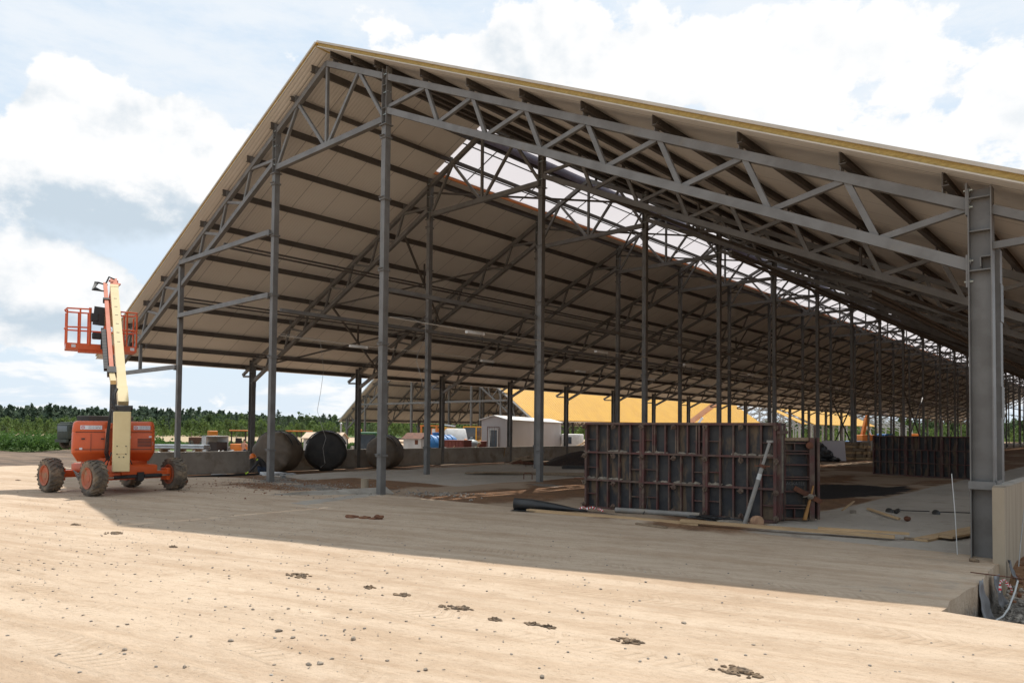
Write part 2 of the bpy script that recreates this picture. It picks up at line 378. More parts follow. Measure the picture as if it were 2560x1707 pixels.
# ------------------------------------------------------------------ the ground: one sheet to the horizon
XR, Y0 = -16.63, 10.885          # ridge line and front frame of the main hall
def sm(x, a, b):
    t = np.clip((x-a)/(b-a), 0, 1); return t*t*(3-2*t)
def vnoise(x, y, s, seed=0):
    """smooth value noise (numpy)"""
    x = x/s + seed*17.3; y = y/s - seed*9.1; xi = np.floor(x); yi = np.floor(y); fx = x-xi; fy = y-yi
    fx = fx*fx*(3-2*fx); fy = fy*fy*(3-2*fy)
    def hsh(a, b):
        v = np.sin(a*127.1+b*311.7+seed*74.7)*43758.5453; return v-np.floor(v)
    return (hsh(xi,yi)*(1-fx)+hsh(xi+1,yi)*fx)*(1-fy)+(hsh(xi,yi+1)*(1-fx)+hsh(xi+1,yi+1)*fx)*fy
PIT_X, PIT_Y = -1.46, 7.30
def inside_(x, y): return ((x > -31.5) & (x < -1.7) & (y > Y0-.5)).astype(float)*1.0
def height(x, y):
    x = np.asarray(x, float); y = np.asarray(y, float)
    D = -x*ST + y*CT; Lr = x*CT + y*ST
    h = -0.48*sm(x, -21.5, -27.5)*0 - 0.48*sm(-x, 21.5, 28.0)*sm(y, 8.5, 12.5)
    edge = -33.2 + 0.5*(vnoise(x, y, 6, 3)-0.5)
    out = sm(-x, -edge, -edge+1.2)
    h = h*(1-out) - 1.0*out
    bumps = (vnoise(x, y, 1.7, 1)-0.5)*0.05 + (vnoise(x, y, 0.55, 2)-0.5)*0.018
    inside = ((x > -31.5) & (x < -1.7) & (y > Y0)).astype(float)
    yr = -x*math.sin(R(15)) + y*math.cos(R(15)); xr = x*math.cos(R(15)) + y*math.sin(R(15))
    ruts = (vnoise(xr/9.0, yr, 0.42, 31)-.5)*.014 + (vnoise(xr/14.0, yr, 1.1, 32)-.5)*.02
    h += ruts*(1-inside_(x, y))*(1-out)*sm(y, -20, -10) 
    h += bumps*(0.35+0.5*inside + 3.0*out)
    h += out*(vnoise(x, y, 4.0, 5)-0.5)*0.35*sm(D, 30, 38)*sm(-D, -95, -80)
    # low mounds of clay along the left wall and at the post feet
    def mound(cx, cy, r, a): return a*np.exp(-(((x-cx)**2+(y-cy)**2)/r**2))
    h += mound(-17.5, 9.5, 1.3, .06)+mound(-16.0, 12.0, 1.2, .08)+mound(-20.5, 11.8, 1.2, .05)+mound(-13.2, 15.6, 1.0, .06)+mound(-7.0, 11.4, .9, .04)
    h += mound(-4.3, 14.9, .45, .16)+mound(-45, 26, 3.2, .75)+mound(-50, 30, 3.0, .6)+mound(-40.5, 21.0, 2.0, .45)
    h -= 0.10*sm(x, -14.0, -13.2)*sm(-x, 5.6, 6.4)*sm(y, 17.5, 19)*sm(-y, -30, -27)
    # pit to the right of the pad
    pit = (x > PIT_X) & (y > PIT_Y)
    bank = -0.50 + 0.40*sm(y, 9.9, 11.3)*(0.7+0.6*vnoise(x, y, 0.6, 8)) + (vnoise(x, y, .25, 9)-.5)*.08
    h = np.where(pit, bank, h)
    return h
def hz(x, y): return float(height(x, y))
def build_ground():
    xs = np.concatenate([-np.geomspace(36.3, 900, 46)[::-1][:-1], np.arange(-36.3, -22, 0.3), np.arange(-22, -1.5, 0.14), [PIT_X-0.004, PIT_X+0.004], np.arange(-1.36, 2.6, 0.10), np.geomspace(2.8, 700, 34)])
    ys = np.concatenate([-np.geomspace(1.5, 260, 20)[::-1], np.arange(-1.3, 7.2, 0.14), [PIT_Y-0.004, PIT_Y+0.004], np.arange(7.4, 22, 0.14), np.arange(22.1, 46, 0.32), np.geomspace(46.3, 1100, 56)])
    X, Y = np.meshgrid(xs, ys, indexing='ij'); nx, ny = X.shape
    # ragged edge of the concrete pad
    wob = (vnoise(Y*0, Y, 0.35, 4)-0.5)*0.07
    near = (np.abs(X-PIT_X) < 0.006) & (Y > PIT_Y-0.2); Xg = X + np.where(near, wob, 0)
    wob2 = (vnoise(X, X*0, 0.35, 6)-0.5)*0.05
    near2 = (np.abs(Y-PIT_Y) < 0.006) & (X > PIT_X-0.2); Yg = Y + np.where(near2, wob2, 0)
    Z = height(X, Y)
    V = np.stack([Xg, Yg, Z], -1).reshape(-1, 3)
    i = np.arange(nx-1)[:, None]*ny + np.arange(ny-1)[None, :]
    F = np.stack([i, i+ny, i+ny+1, i+1], -1).reshape(-1, 4)
    me = bpy.data.meshes.new('ground'); me.vertices.add(len(V)); me.vertices.foreach_set('co', V.ravel())
    me.loops.add(F.size); me.loops.foreach_set('vertex_index', F.ravel().astype(np.int32)); me.polygons.add(len(F))
    me.polygons.foreach_set('loop_start', np.arange(0, F.size, 4, dtype=np.int32)); me.polygons.foreach_set('loop_total', np.full(len(F), 4, np.int32))
    me.update(); me.validate(); me.shade_smooth(); me.set_sharp_from_angle(angle=R(35))
    D = -X*ST + Y*CT; Lr = X*CT + Y*ST
    n1 = vnoise(X, Y, 2.2, 21)-0.5; n2 = vnoise(X, Y, 0.7, 22)-0.5; nn = n1+0.5*n2
    edge = -33.0
    soil = sm(-X, 33.0, 34.2)*sm(-D, -86, -76)*sm(-Lr/np.maximum(D, 1.0), .40, .44)           # dark ploughed earth beyond the pad, left
    grass = sm(-X, 33.0, 36.0)*sm(D, 70, 84)*sm(-D, -150, -140)
    dry = sm(D, 120, 135)*sm(-D, -260, -230)*sm(-X, 30, 36)
    az_ = Lr/np.maximum(D, 1.0)
    grass = grass*sm(-az_, .24, .30); dry = dry*sm(-az_, .20, .26)
    grass = np.maximum(grass, sm(D, 200, 240))
    offx = X-XR
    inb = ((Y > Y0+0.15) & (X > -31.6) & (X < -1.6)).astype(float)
    slabR = inb*sm(X, -5.2, -4.9)*sm(-Y, -60, -50)
    slabM = inb*sm(-np.abs(offx+0.2), -2.5, -2.2)*sm(Y, 13.5, 14.2)
    slabM = np.maximum(slabM, inb*sm(X, -27.6, -27.2)*sm(-X, 19.0, 19.4)*sm(Y, 11.9, 12.3)*0.9)
    slabP = sm(X, -4.0, -2.0)*sm(Y, 5.5, 8.0)*0.36*(1-inb)
    curb = ((np.abs((Y-8.32)-(X+13.36)*(-2.8)) < 0.9)*(Y > 8.2)*(Y < 11.2)*(X > -15.2)*(X < -13.0)).astype(float)*0.8
    pit = ((X > PIT_X) & (Y > PIT_Y))
    conc = np.clip(np.maximum.reduce([slabR, slabM, slabP, curb]), 0, 1)*(~pit)
    red = inb*(1-conc)*np.clip(0.75+nn*1.4, 0, 1)
    red = np.maximum(red, np.exp(-(((X+17.8)/2.2)**2+((Y-9.9)/0.9)**2))*np.clip(0.9+nn*1.6, 0, 1))
    red = np.maximum(red, np.exp(-(((X+6.6)/2.4)**2+((Y-11.1)/0.8)**2))*np.clip(0.8+nn*1.6, 0, 1))
    red = np.maximum(red, 0.75*sm(-X, 33, 35)*sm(Y, 12, 18)*sm(-D, -75, -60)*np.clip(0.8+nn, 0, 1)); red = np.maximum(red, .55*sm(D, 60, 75)*sm(-D, -200, -170)*sm(az_, -.26, -.2)*np.clip(.7+nn*1.5, 0, 1))
    red = np.where(pit, 0.95*sm(Y, 10.2, 10.9), red)
    grav = np.where(pit, 1-0.95*sm(Y, 10.1, 10.8), 0.0)
    for cx, cy, r in ((-19.2, 11.1, 1.0), (-17.0, 10.7, .9), (-14.3, 11.6, .8), (-15.8, 10.6, .7), (-20.2, 11.7, .7), (-13.2, 15.8, .9)):
        grav = np.maximum(grav, np.exp(-((X-cx)**2+((Y-cy)*1.6)**2)/r**2)*np.clip(0.9+nn*1.8, 0, 1)*0.9)
    black = inb*np.exp(-(((X+7.0)/2.0)**2+((Y-21.5)/3.6)**2)**3)
    def attr(nm, arrs):
        a = me.color_attributes.new(nm, 'FLOAT_COLOR', 'POINT'); d = np.ones((nx*ny, 4), np.float32)
        for k, q in enumerate(arrs): d[:, k] = np.clip(q, 0, 1).reshape(-1)
        a.data.foreach_set('color', d.ravel())
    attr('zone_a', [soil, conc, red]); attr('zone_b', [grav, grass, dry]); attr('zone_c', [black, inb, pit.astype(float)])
    m = bpy.data.materials.new('ground_earth'); m.use_nodes = True; w = NT(m.node_tree)
    out = w.n('ShaderNodeOutputMaterial'); bs = w.n('ShaderNodeBsdfPrincipled'); w.t.links.new(bs.outputs[0], out.inputs[0])
    co = w.n('ShaderNodeTexCoord').outputs['Object']
    A = w.n('ShaderNodeSeparateColor'); w.put(A.inputs[0], w.n('ShaderNodeVertexColor', layer_name='zone_a').outputs[0])
    B = w.n('ShaderNodeSeparateColor'); w.put(B.inputs[0], w.n('ShaderNodeVertexColor', layer_name='zone_b').outputs[0])
    Cc = w.n('ShaderNodeSeparateColor'); w.put(Cc.inputs[0], w.n('ShaderNodeVertexColor', layer_name='zone_c').outputs[0])
    nbig = w.noise(co, 0.35, 5, .6); nmid = w.noise(co, 2.2, 6, .65); nfin = w.noise(co, 16, 8, .7); nvf = w.noise(co, 70, 4, .7)
    # wheel tracks: long streaks along the way the vehicles drive past the gable
    rot = w.n('ShaderNodeVectorRotate', rotation_type='Z_AXIS'); w.put(rot.inputs['Vector'], co); rot.inputs['Angle'].default_value = R(-15)
    tr = w.vm('MULTIPLY', rot.outputs[0], (0.10, 1.0, 1.0))
    streak = w.noise(tr, 2.6, 7, .68); streak2 = w.noise(w.vm('MULTIPLY', rot.outputs[0], (0.03, 1.0, 1.0)), 1.1, 4, .6)
    sx = w.sep(rot.outputs[0])
    # tread print: fine cross bars inside a few bands
    band = w.m('MULTIPLY', w.ramp(streak2, .50, .60), w.ramp(nmid, .42, .58))
    tread = w.m('MULTIPLY', w.ramp(w.m('SINE', w.m('ADD', w.m('MULTIPLY', sx[0], 75.0), w.m('MULTIPLY', w.m('PINGPONG', sx[1], 0.16), 45.0))), -.2, .8), band)
    sand = w.mix(w.ramp(nbig, .35, .65), (.508, .392, .284), (.446, .338, .242))
    sand = w.mix(w.m('MULTIPLY', w.ramp(streak, .42, .66), .60), sand, (.572, .458, .344))
    sand = w.mix(w.m('MULTIPLY', w.ramp(streak, .52, .36), .45), sand, (.385, .27, .175))
    ncr = w.noise(w.vm('MULTIPLY', rot.outputs[0], (.55, 1.0, 1.0)), 7.0, 6, .7)
    sand = w.mix(w.m('MULTIPLY', w.ramp(nmid, .54, .76), .55), sand, (.34, .24, .155))
    sand = w.mix(w.m('MULTIPLY', w.ramp(ncr, .50, .68), .42), sand, (.35, .25, .165)); sand = w.mix(w.m('MULTIPLY', w.ramp(ncr, .48, .32), .35), sand, (.60, .47, .345))
    sand = w.mix(w.m('MULTIPLY', w.ramp(nfin, .54, .70), .55), sand, (.37, .265, .175))
    sand = w.mix(w.m('MULTIPLY', w.ramp(nvf, .58, .68), .55), sand, (.27, .20, .14))
    sand = w.mix(w.m('MULTIPLY', tread, .10), sand, (.36, .26, .17))
    # a few separate tyre tracks with lug prints
    rt2 = w.n('ShaderNodeVectorRotate', rotation_type='Z_AXIS'); w.put(rt2.inputs['Vector'], co); rt2.inputs['Angle'].default_value = R(-8)
    tx = w.sep(rt2.outputs[0]); warp = w.m('MULTIPLY', w.m('SUBTRACT', w.noise(w.comb(w.m('MULTIPLY', tx[0], .18), 0.0, 0.0), 1.0, 2, .5), .5), 1.6)
    ty = w.m('ADD', tx[1], warp); lug = None
    for c0 in (1.05, 2.55, 3.3, 4.75, 6.4, 7.6):
        dy = w.m('ABSOLUTE', w.m('SUBTRACT', ty, c0)); inn = w.ramp(dy, .21, .16)
        pr = w.m('MULTIPLY', inn, w.ramp(w.m('SINE', w.m('ADD', w.m('MULTIPLY', tx[0], 62.0), w.m('MULTIPLY', dy, 34.0))), .0, .7)); pr = w.m('MAXIMUM', pr, w.m('MULTIPLY', w.ramp(w.m('ABSOLUTE', w.m('SUBTRACT', dy, .20)), .035, .01), .8))
        lug = pr if lug is None else w.m('MAXIMUM', lug, pr)
    lug = w.m('MULTIPLY', lug, w.ramp(w.noise(co, .9, 5, .6), .40, .62))
    sand = w.mix(w.m('MULTIPLY', lug, .26), sand, (.36, .255, .165))
    stain = w.m('MULTIPLY', w.ramp(w.noise(w.vm('MULTIPLY', rot.outputs[0], (.6, 1.2, 1.0)), .75, 7, .68), .52, .70), .42)
    sand = w.mix(stain, sand, (.37, .25, .16))
    # zone colours; sand inside the hall is mixed to a darker brown
    conc_c = w.mix(w.ramp(nbig, .3, .7), (.46, .41, .35), (.37, .33, .28))
    conc_c = w.mix(w.m('MULTIPLY', w.ramp(nmid, .5, .75), .6), conc_c, (.24, .20, .15))
    conc_c = w.mix(w.m('MULTIPLY', w.ramp(nfin, .6, .72), .4), conc_c, (.20, .165, .125))
    red_c = w.mix(w.ramp(nmid, .35, .65), (.22, .115, .058), (.145, .082, .048))
    red_c = w.mix(w.ramp(nfin, .5, .7), red_c, (.29, .19, .115))
    grav_c = w.mix(w.ramp(w.noise(co, 26, 6, .7), .35, .65), (.33, .30, .26), (.15, .13, .11))
    soil_c = w.mix(w.ramp(w.noise(w.vm('MULTIPLY', rot.outputs[0], (.3, 1.6, 1)), .5, 7, .65), .35, .65), (.095, .072, .055), (.19, .135, .095))
    grass_c = w.mix(w.ramp(nmid, .35, .65), (.055, .10, .025), (.095, .14, .04))
    dry_c = w.mix(w.ramp(nmid, .35, .65), (.40, .31, .20), (.32, .25, .16))
    def over(base, f, c, n=nmid, soft=.28):
        # ragged border between zones
        k = w.ramp(w.m('ADD', f, w.m('MULTIPLY', w.m('SUBTRACT', n, .5), .9)), .5-soft/2, .5+soft/2)
        return w.mix(k, base, c)
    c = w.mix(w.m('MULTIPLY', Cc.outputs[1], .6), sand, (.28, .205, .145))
    c = over(c, A.outputs[1], conc_c, nmid, .3); c = over(c, A.outputs[2], red_c, nmid, .5); c = over(c, B.outputs[0], grav_c, nfin, .4)
    c = over(c, A.outputs[0], soil_c); c = over(c, B.outputs[1], grass_c); c = over(c, B.outputs[2], dry_c); c = over(c, Cc.outputs[0], (.022, .019, .018), nmid, .3)
    w.put(bs.inputs['Base Color'], c); bs.inputs['Roughness'].default_value = .95; bs.inputs['Specular IOR Level'].default_value = .2
    bn = w.n('ShaderNodeBump'); bn.inputs['Strength'].default_value = .8; bn.inputs['Distance'].default_value = .035
    hgt = w.m('ADD', w.m('ADD', w.m('MULTIPLY', nfin, .9), w.m('ADD', w.m('MULTIPLY', streak, .9), w.m('MULTIPLY', ncr, .9))), w.m('ADD', w.m('MULTIPLY', lug, .30), w.m('MULTIPLY', w.m('MULTIPLY', B.outputs[0], w.noise(co, 24, 6, .75)), 3.0)))
    w.put(bn.inputs['Height'], hgt); w.put(bs.inputs['Normal'], bn.outputs[0])
    me.materials.append(m)
    o = bpy.data.objects.new('ground', me); COL.objects.link(o); tag(o, 'sandy building site ground with wheel tracks and concrete floor', 'ground', kind='structure')
build_ground()
# ------------------------------------------------------------------ the main hall
NF = 30; BAY = 6.0; DETAIL = 24
KS = 0.465; ZT = 11.52; ZPAN = 11.78; EAVE = 15.96; COFF = 2.585; EOFF = 14.95
LEN = (NF-1)*BAY + 0.35
hall = thing('livestock_hall', 'long open steel framed livestock hall with yellow roof and a translucent ridge strip', 'hall', (XR, Y0, 0))
def zt(o): return ZT - KS*abs(o)
def zb(o): return 10.53 - .4615*abs(o)
def zp(o): return ZPAN - KS*abs(o)
def slope_slab(s, o0, o1, y0, y1, za, zb_):
    """a slab of the roof slope on side s between offsets o0..o1, between heights za..zb above the lining plane"""
    P = [(s*o0, y0, zp(o0)+za), (s*o1, y0, zp(o1)+za), (s*o1, y1, zp(o1)+za), (s*o0, y1, zp(o0)+za),
         (s*o0, y0, zp(o0)+zb_), (s*o1, y0, zp(o1)+zb_), (s*o1, y1, zp(o1)+zb_), (s*o0, y1, zp(o0)+zb_)]
    return P, [(0,3,2,1),(4,5,6,7),(0,1,5,4),(1,2,6,5),(2,3,7,6),(3,0,4,7)]
def build_roof():
    for s, in_off in ((-1, 2.42), (1, 0.62)):
        reg = [(0.05, EAVE, -0.35, BAY), (in_off, EAVE, BAY, LEN)]
        a, b, c = MB(), MB(), MB()
        for (o0, o1, y0, y1) in reg:
            yy0 = y0 if y0 < 0 else y0+0.001
            a.raw(*slope_slab(s, o0, o1, yy0, y1, 0.0, 0.016)); b.raw(*slope_slab(s, o0+.004, o1-.004, yy0+.004, y1, 0.016, 0.118)); c.raw(*slope_slab(s, o0-.02, o1+.02, yy0-.02 if y0 < 0 else yy0, y1, 0.118, 0.150))
        pnl = a.build('roof_panel', LINING, hall)
        b.build('insulation_core', WOOL, pnl); c.build('top_sheet', YROOF, pnl)
        e = MB()   # grey trim under the yellow sheet along the verge and the eave
        e.bar((s*.03, -.372, zp(.03)+.134), (s*(EAVE+.02), -.372, zp(EAVE)+.134), .03, .050, side=(0, 1, 0))
        e.bar((s*.03, -.362, zp(.03)+.004), (s*(EAVE+.02), -.362, zp(EAVE)+.004), .02, .022, side=(0, 1, 0))
        e.build('verge_trim', SHEETEDGE, pnl)
    fl = MB(); fl.bar((-2.415, BAY, zp(2.415)+.06), (-2.415, LEN, zp(2.415)+.06), .05, .15, side=(1, 0, 0)); fl.build('lit_sheet_edge', MACHORANGE, hall)  # orange bars added to imitate the sunlit edge of the yellow sheet
    fl = MB(); fl.bar((-2.41, BAY-.03, zp(2.41)+.09), (-.06, BAY-.03, zp(.06)+.09), .04, .15, side=(0, 1, 0)); fl.build('lit_sheet_edge', MACHORANGE, hall)
    # translucent film over the ridge opening, sagging a little between its rods
    ny = int((LEN-BAY)/0.5); no = 10; V = []; F = []
    for i in range(ny+1):
        y = BAY+.01+(LEN-BAY-.01)*i/ny
        for j in range(no+1):
            o = .16+(2.40-.16)*j/no; sag = -.03*abs(math.sin(math.pi*(y-BAY)/2.0))*math.sin(math.pi*j/no) + .012*noise.noise((y*2.1, o*2.7, 0))
            V.append((-o, y, zp(o)+.075+sag))
    for i in range(ny):
        for j in range(no): F.append((i*(no+1)+j, i*(no+1)+j+1, (i+1)*(no+1)+j+1, (i+1)*(no+1)+j))
    FILM = bpy.data.materials.new('translucent_film'); FILM.use_nodes = True; w = NT(FILM.node_tree); o_ = w.n('ShaderNodeOutputMaterial')
    t = w.n('ShaderNodeBsdfTranslucent'); t.inputs[0].default_value = (.40, .38, .39, 1); g = w.n('ShaderNodeBsdfDiffuse'); g.inputs[0].default_value = (.7, .68, .70, 1)
    mx = w.n('ShaderNodeMixShader'); mx.inputs[0].default_value = .10; w.t.links.new(t.outputs[0], mx.inputs[1]); w.t.links.new(g.outputs[0], mx.inputs[2]); w.t.links.new(mx.outputs[0], o_.inputs[0])
    m = MB(); m.raw(V, F); m.build('ridge_film', FILM, hall, smooth=60)
    ROLLF = mat('rolled_film', (.30,.28,.33), (.36,.33,.38), 3, .5, transl=.5)
    m = MB(); m.path([(-.42, BAY+.05+(LEN-BAY-.1)*i/120, zp(.42)-.02+.03*noise.noise((i*.7, 0, 3))) for i in range(121)], .15, 10); m.build('film_roll', ROLLF, hall, smooth=60)
    for o in (.95, 1.85):
        m = MB(); m.bar((-o, BAY, zp(o)+.02), (-o, LEN, zp(o)+.02), .035, .035); m.build('film_rod', STEEL2, hall)
    m = MB()
    for k in range(int((LEN-BAY)/3)):
        y = BAY+1.5+3*k; m.bar((-.3, y, zp(.3)+.03), (-2.3, y, zp(2.3)+.03), .03, .03)
    m.build('film_rafter', STEEL2, hall)
    m = MB(); yy = BAY+.4
    while yy < LEN-1.5:          # ragged strips lying over the open slot on the right of the ridge
        l = .25+random.random()*.7; o = .12+random.random()*.34
        m.box((o, yy+l/2, zp(o)+.06), (.10+.12*random.random(), l, .012), rot=Matrix.Rotation(math.atan(KS), 3, 'Y')); yy += l+.1+random.random()*.5
    m.build('slot_strips', STEEL2, hall)
build_roof()
PUR = {-1: [.52, 1.55, 2.64], 1: [.36, 1.30, 2.28]}
for _s in (-1, 1): PUR[_s] += [4.02+1.54*k for k in range(7)] + [14.55, 15.55]
def build_purlins():
    for s in (-1, 1):
        for o in PUR[s]:
            m = MB(); y0 = -.17; h = .185; z0 = zt(o)+.070; x = s*o
            if s < 0 and 1 < o < 2: h = .12
            m.box((x, (y0+LEN)/2, z0+h/2), (.012, LEN-y0, h)); m.box((x+s*.042, (y0+LEN)/2, z0+.006), (.072, LEN-y0, .012)); m.box((x+s*.042, (y0+LEN)/2, z0+h-.006), (.072, LEN-y0, .012))
            # bolted cleats and the thickened end
            p = m.build('purlin', STEEL2R if s > 0 else STEEL2, hall)
            if True:
                for n in range(0, 3):
                    c = MB()
                    c.box((x-s*.02, n*BAY+.02, z0+.055), (.014, .16, .22)); c.box((x-s*.075, n*BAY+.02, z0-.055), (.11, .16, .012))
                    for q in (-.045, .045): c.tube((x-s*.03, n*BAY+.02+q, z0+.09), (x+s*.03, n*BAY+.02+q, z0+.10), .013, n=6)
                    c.build('purlin_cleat', STEEL, p)
        for o, z in ((5.84, 7.56), (8.72, 6.12), (11.95, 4.72)):      # doubled tie rails under the bottom chords
            if s > 0 and o < 8: continue
            ya = 0.05 if s < 0 else BAY
            m = MB(); m.box((s*o, (LEN+ya)/2, z-.03), (.08, LEN-ya, .055)); m.box((s*o, (LEN+ya)/2, z-.14), (.08, LEN-ya, .055)); m.build('tie_rail', STEEL2, hall)
    for s in (-1, 1):
        m = MB(); m.box((s*(COFF-.12), LEN/2, 5.03), (.08, LEN-.3, .10)); m.build('side_rail', STEEL, hall)
build_purlins()
def chord_tops(s):
    return [4.02+1.54*k for k in range(7)]
def wing_chords(s):
    m = MB()
    a, b = COFF+.06, EOFF-.12
    m.bar((s*a, 0, zt(a)-.075), (s*b, 0, zt(b)-.075), .13, .145); m.bar((s*a, 0, zb(a)+.075), (s*b, 0, zb(b)+.075), .13, .145)
    c = EOFF+.12      # bracket beyond the eave column
    m.bar((s*c, 0, zt(c)-.06), (s*15.86, 0, zt(15.86)-.06), .11, .11); m.bar((s*c, 0, 3.98), (s*15.80, 0, zt(15.80)-.16), .09, .09)
    return m
def wing_braces(s):
    L = []
    tops = chord_tops(s); prev = (COFF+.05, zb(COFF)+.13)
    for o in tops:
        L.append(((s*prev[0], 0, prev[1]), (s*o, 0, zt(o)-.13))); bo = o+.44
        L.append(((s*(o+.06), 0, zt(o+.06)-.13), (s*bo, 0, zb(bo)+.13))); prev = (bo+.07, zb(bo+.07)+.13)
    L.append(((s*prev[0], 0, prev[1]), (s*(EOFF-.14), 0, zt(EOFF-.14)-.12)))
    return L
def ridge_chords():
    m = MB(); a = COFF-.06
    for s in (-1, 1): m.bar((s*a, 0, zt(a)-.075), (0, 0, zt(0)-.075), .13, .145)
    m.bar((-a, 0, 9.20), (a, 0, 9.20), .13, .15)
    return m
def ridge_braces():
    L = [((0, 0, zt(0)-.16), (0, 0, 9.27))]
    for s in (-1, 1): L += [((s*1.40, 0, zt(1.40)-.14), (s*.12, 0, 9.27)), ((s*1.48, 0, zt(1.48)-.14), (s*(COFF-.10), 0, 9.27))]
    return L
def build_frames():
    protos = {}
    for key, ch, br in (('L', wing_chords(-1), wing_braces(-1)), ('R', wing_chords(1), wing_braces(1)), ('M', ridge_chords(), ridge_braces())):
        nm = 'ridge_truss' if key == 'M' else 'wing_truss'
        full = MB(); full.raw(ch.v, ch.f)
        bs = []
        for a, b in br:
            q = MB(); q.bar(a, b, .075, .085); bs.append(q); full.raw(q.v, q.f)
        protos[key] = (nm, ch, bs, full)
    first = {}
    for key, (nm, ch, bs, full) in protos.items():
        t0 = ch.build(nm, STEEL, hall, loc=(0, 0, 0)); kids = [q.build('brace', STEEL, t0) for q in bs]
        for n in range(1, 5):
            t = inst(t0, hall, (0, n*BAY, 0))
            for k in kids: inst(k, t)
        f0 = full.build(nm, STEEL, hall, loc=(0, 5*BAY, 0))
        for n in range(6, DETAIL): inst(f0, hall, (0, n*BAY, 0))
        protos[key] = (nm, f0.data)
    # columns
    def ecol(s, zbase, end=False):
        m = MB(); ztop = zt(EOFF)+.18; H = ztop-zbase; zc = (ztop+zbase)/2
        for q in (-1, 1): m.box((s*EOFF+q*.124, 0, zc), (.014, .21, H))
        m.box((s*EOFF, .012, zc), (.232, .012, H))
        for z in (4.62, 4.19, 3.68, 0.92): m.box((s*EOFF, -.045, z), (.232, .096, .014))
        m.box((s*EOFF+s*-.145, 0, 4.62), (.022, .20, .42)); m.box((s*EOFF+s*-.145, 0, 3.68), (.022, .20, .42))
        return m
    def ccol(s, n):
        m = MB(); x = s*COFF; zbase = -.12
        m.box((x, 0, (9.02+zbase)/2), (.16, .16, 9.02-zbase)); m.box((x, 0, 9.03), (.25, .25, .022))
        ztop = zt(COFF)+.14
        for q in (-1, 1): m.box((x+q*.085, 0, (9.045+ztop)/2), (.014, .17, ztop-9.045))
        m.box((x, .01, (9.045+ztop)/2), (.154, .012, ztop-9.045)); 
        for z in (9.45, 10.02): m.box((x, -.04, z), (.154, .086, .012))
        return m
    def cclips(s, c):
        x = s*COFF; L = []
        for z in (8.72, 7.2, 5.45, 3.64, .93): m = MB(); m.box((x, 0, z), (.215, .215, .05)); m.box((x, -.13, z+.035), (.17, .05, .012)); L.append(m.build('column_clip', STEEL, c))
        for z in (9.3, 9.85, 10.3):
            for q in (-.045, .045): m = MB(); m.tube((x-.11, q, z), (x+.11, q, z), .014, n=6); L.append(m.build('bolt', ZINC, c))
        return L
    for s in (-1, 1):
        e0 = ecol(s, -.55 if s < 0 else -.25).build('column', STEEL, hall)
        if s > 0:
            b = MB()
            for z in (4.74, 4.52, 3.82, 3.55): b.tube((EOFF-.18, -.05, z), (EOFF-.08, -.05, z), .014, n=6); b.tube((EOFF-.135, -.05, z), (EOFF-.108, -.05, z), .024, n=6)
            b.build('bolt', ZINC, e0, smooth=30)
            b = MB(); b.box((EOFF+.066, -.05, 3.84), (.10, .16, .012)); b.box((EOFF+.010, -.05, 3.774), (.012, .16, .12)); b.build('angle_bracket', STEEL, e0)
            b = MB(); b.box((EOFF+.005, -.12, .93), (.30, .03, .10)); b.box((EOFF+.175, -.02, .95), (.02, .22, .10)); b.build('column_strap', STEEL, e0)
        for n in range(1, DETAIL): inst(e0, hall, (0, n*BAY, 0))
        c0 = ccol(s, 0).build('column', STEEL, hall); q = MB(); q.box((s*COFF-.081, -.02, 4.30 if s > 0 else 4.05), (.006, .10, .34)); q.build('pale_patch', DULLWHITE, c0); k0 = cclips(s, c0)
        for n in range(1, DETAIL):
            c = inst(c0, hall, (0, n*BAY, 0))
            if n < 4:
                for kk in k0: inst(kk, c)
    # gable posts and girts of the front frame (left half only)
    m = MB(); m.box((-8.82, -.02, 3.6), (.15, .15, 7.7)); m.build('gable_post', STEEL, hall)
    for a, b, z in ((8.74, 2.68, 7.31), (8.74, 2.68, 5.46), (14.83, 8.90, 3.68)):
        m = MB(); m.box((-(a+b)/2, -.10, z), (a-b, .10, .14)); g = m.build('girt', STEEL, hall)
        c = MB(); c.box((-b-.02, -.10, z-.09), (.09, .12, .05)); c.box((-a+.02, -.10, z-.09), (.09, .12, .05)); c.build('girt_clip', STEEL2, g)
    m = MB(); m.box((-12.32, 0, 4.2), (.10, .10, 1.0)); m.build('hanger_post', STEEL, hall)
    m = MB(); m.box((EOFF+.105, .42, 2.0), (.10, .18, 4.0)); m.box((EOFF+.16, .42, 3.3), (.01, .20, .5)); m.box((EOFF+.16, .42, 2.0), (.01, .20, .4)); m.build('door_post', STEEL, hall)
    # cross bracing in the second and some later bays, in the roof plane and between posts
    def rod(nm, a, b, t): q = MB(); q.bar(a, b, t, t, side=(1, 0, 0)); q.build(nm, STEEL2, hall)
    for n in (0, 1, 6, 12, 18):
        for s in (-1, 1):
            for (o0, o1) in ((4.0, 8.6), (8.6, 13.2)):
                if n == 0: continue
                y0, y1 = n*BAY, (n+1)*BAY; mid = (o0+o1)/2
                rod('roof_brace', (s*o0, y0, zb(o0)+.05), (s*o1, y1, zb(o1)+.05), .07); rod('roof_brace', (s*o1, y0, zb(o1)+.05), (s*o0, y1, zb(o0)+.05), .07)
                rod('roof_brace', (s*mid, (y0+y1)/2, zb(mid)+.05), (s*mid, (y0+y1)/2, zt(mid)-.05), .06)
    for n in (1, 2, 3, 4, 5, 6, 8, 10, 12, 14, 16, 18, 20):
        y0, y1 = n*BAY, (n+1)*BAY
        rod('ridge_brace', (-COFF, y0, 10.0), (COFF, y1, 10.0), .06); rod('ridge_brace', (COFF, y0, 9.93), (-COFF, y1, 9.93), .06)
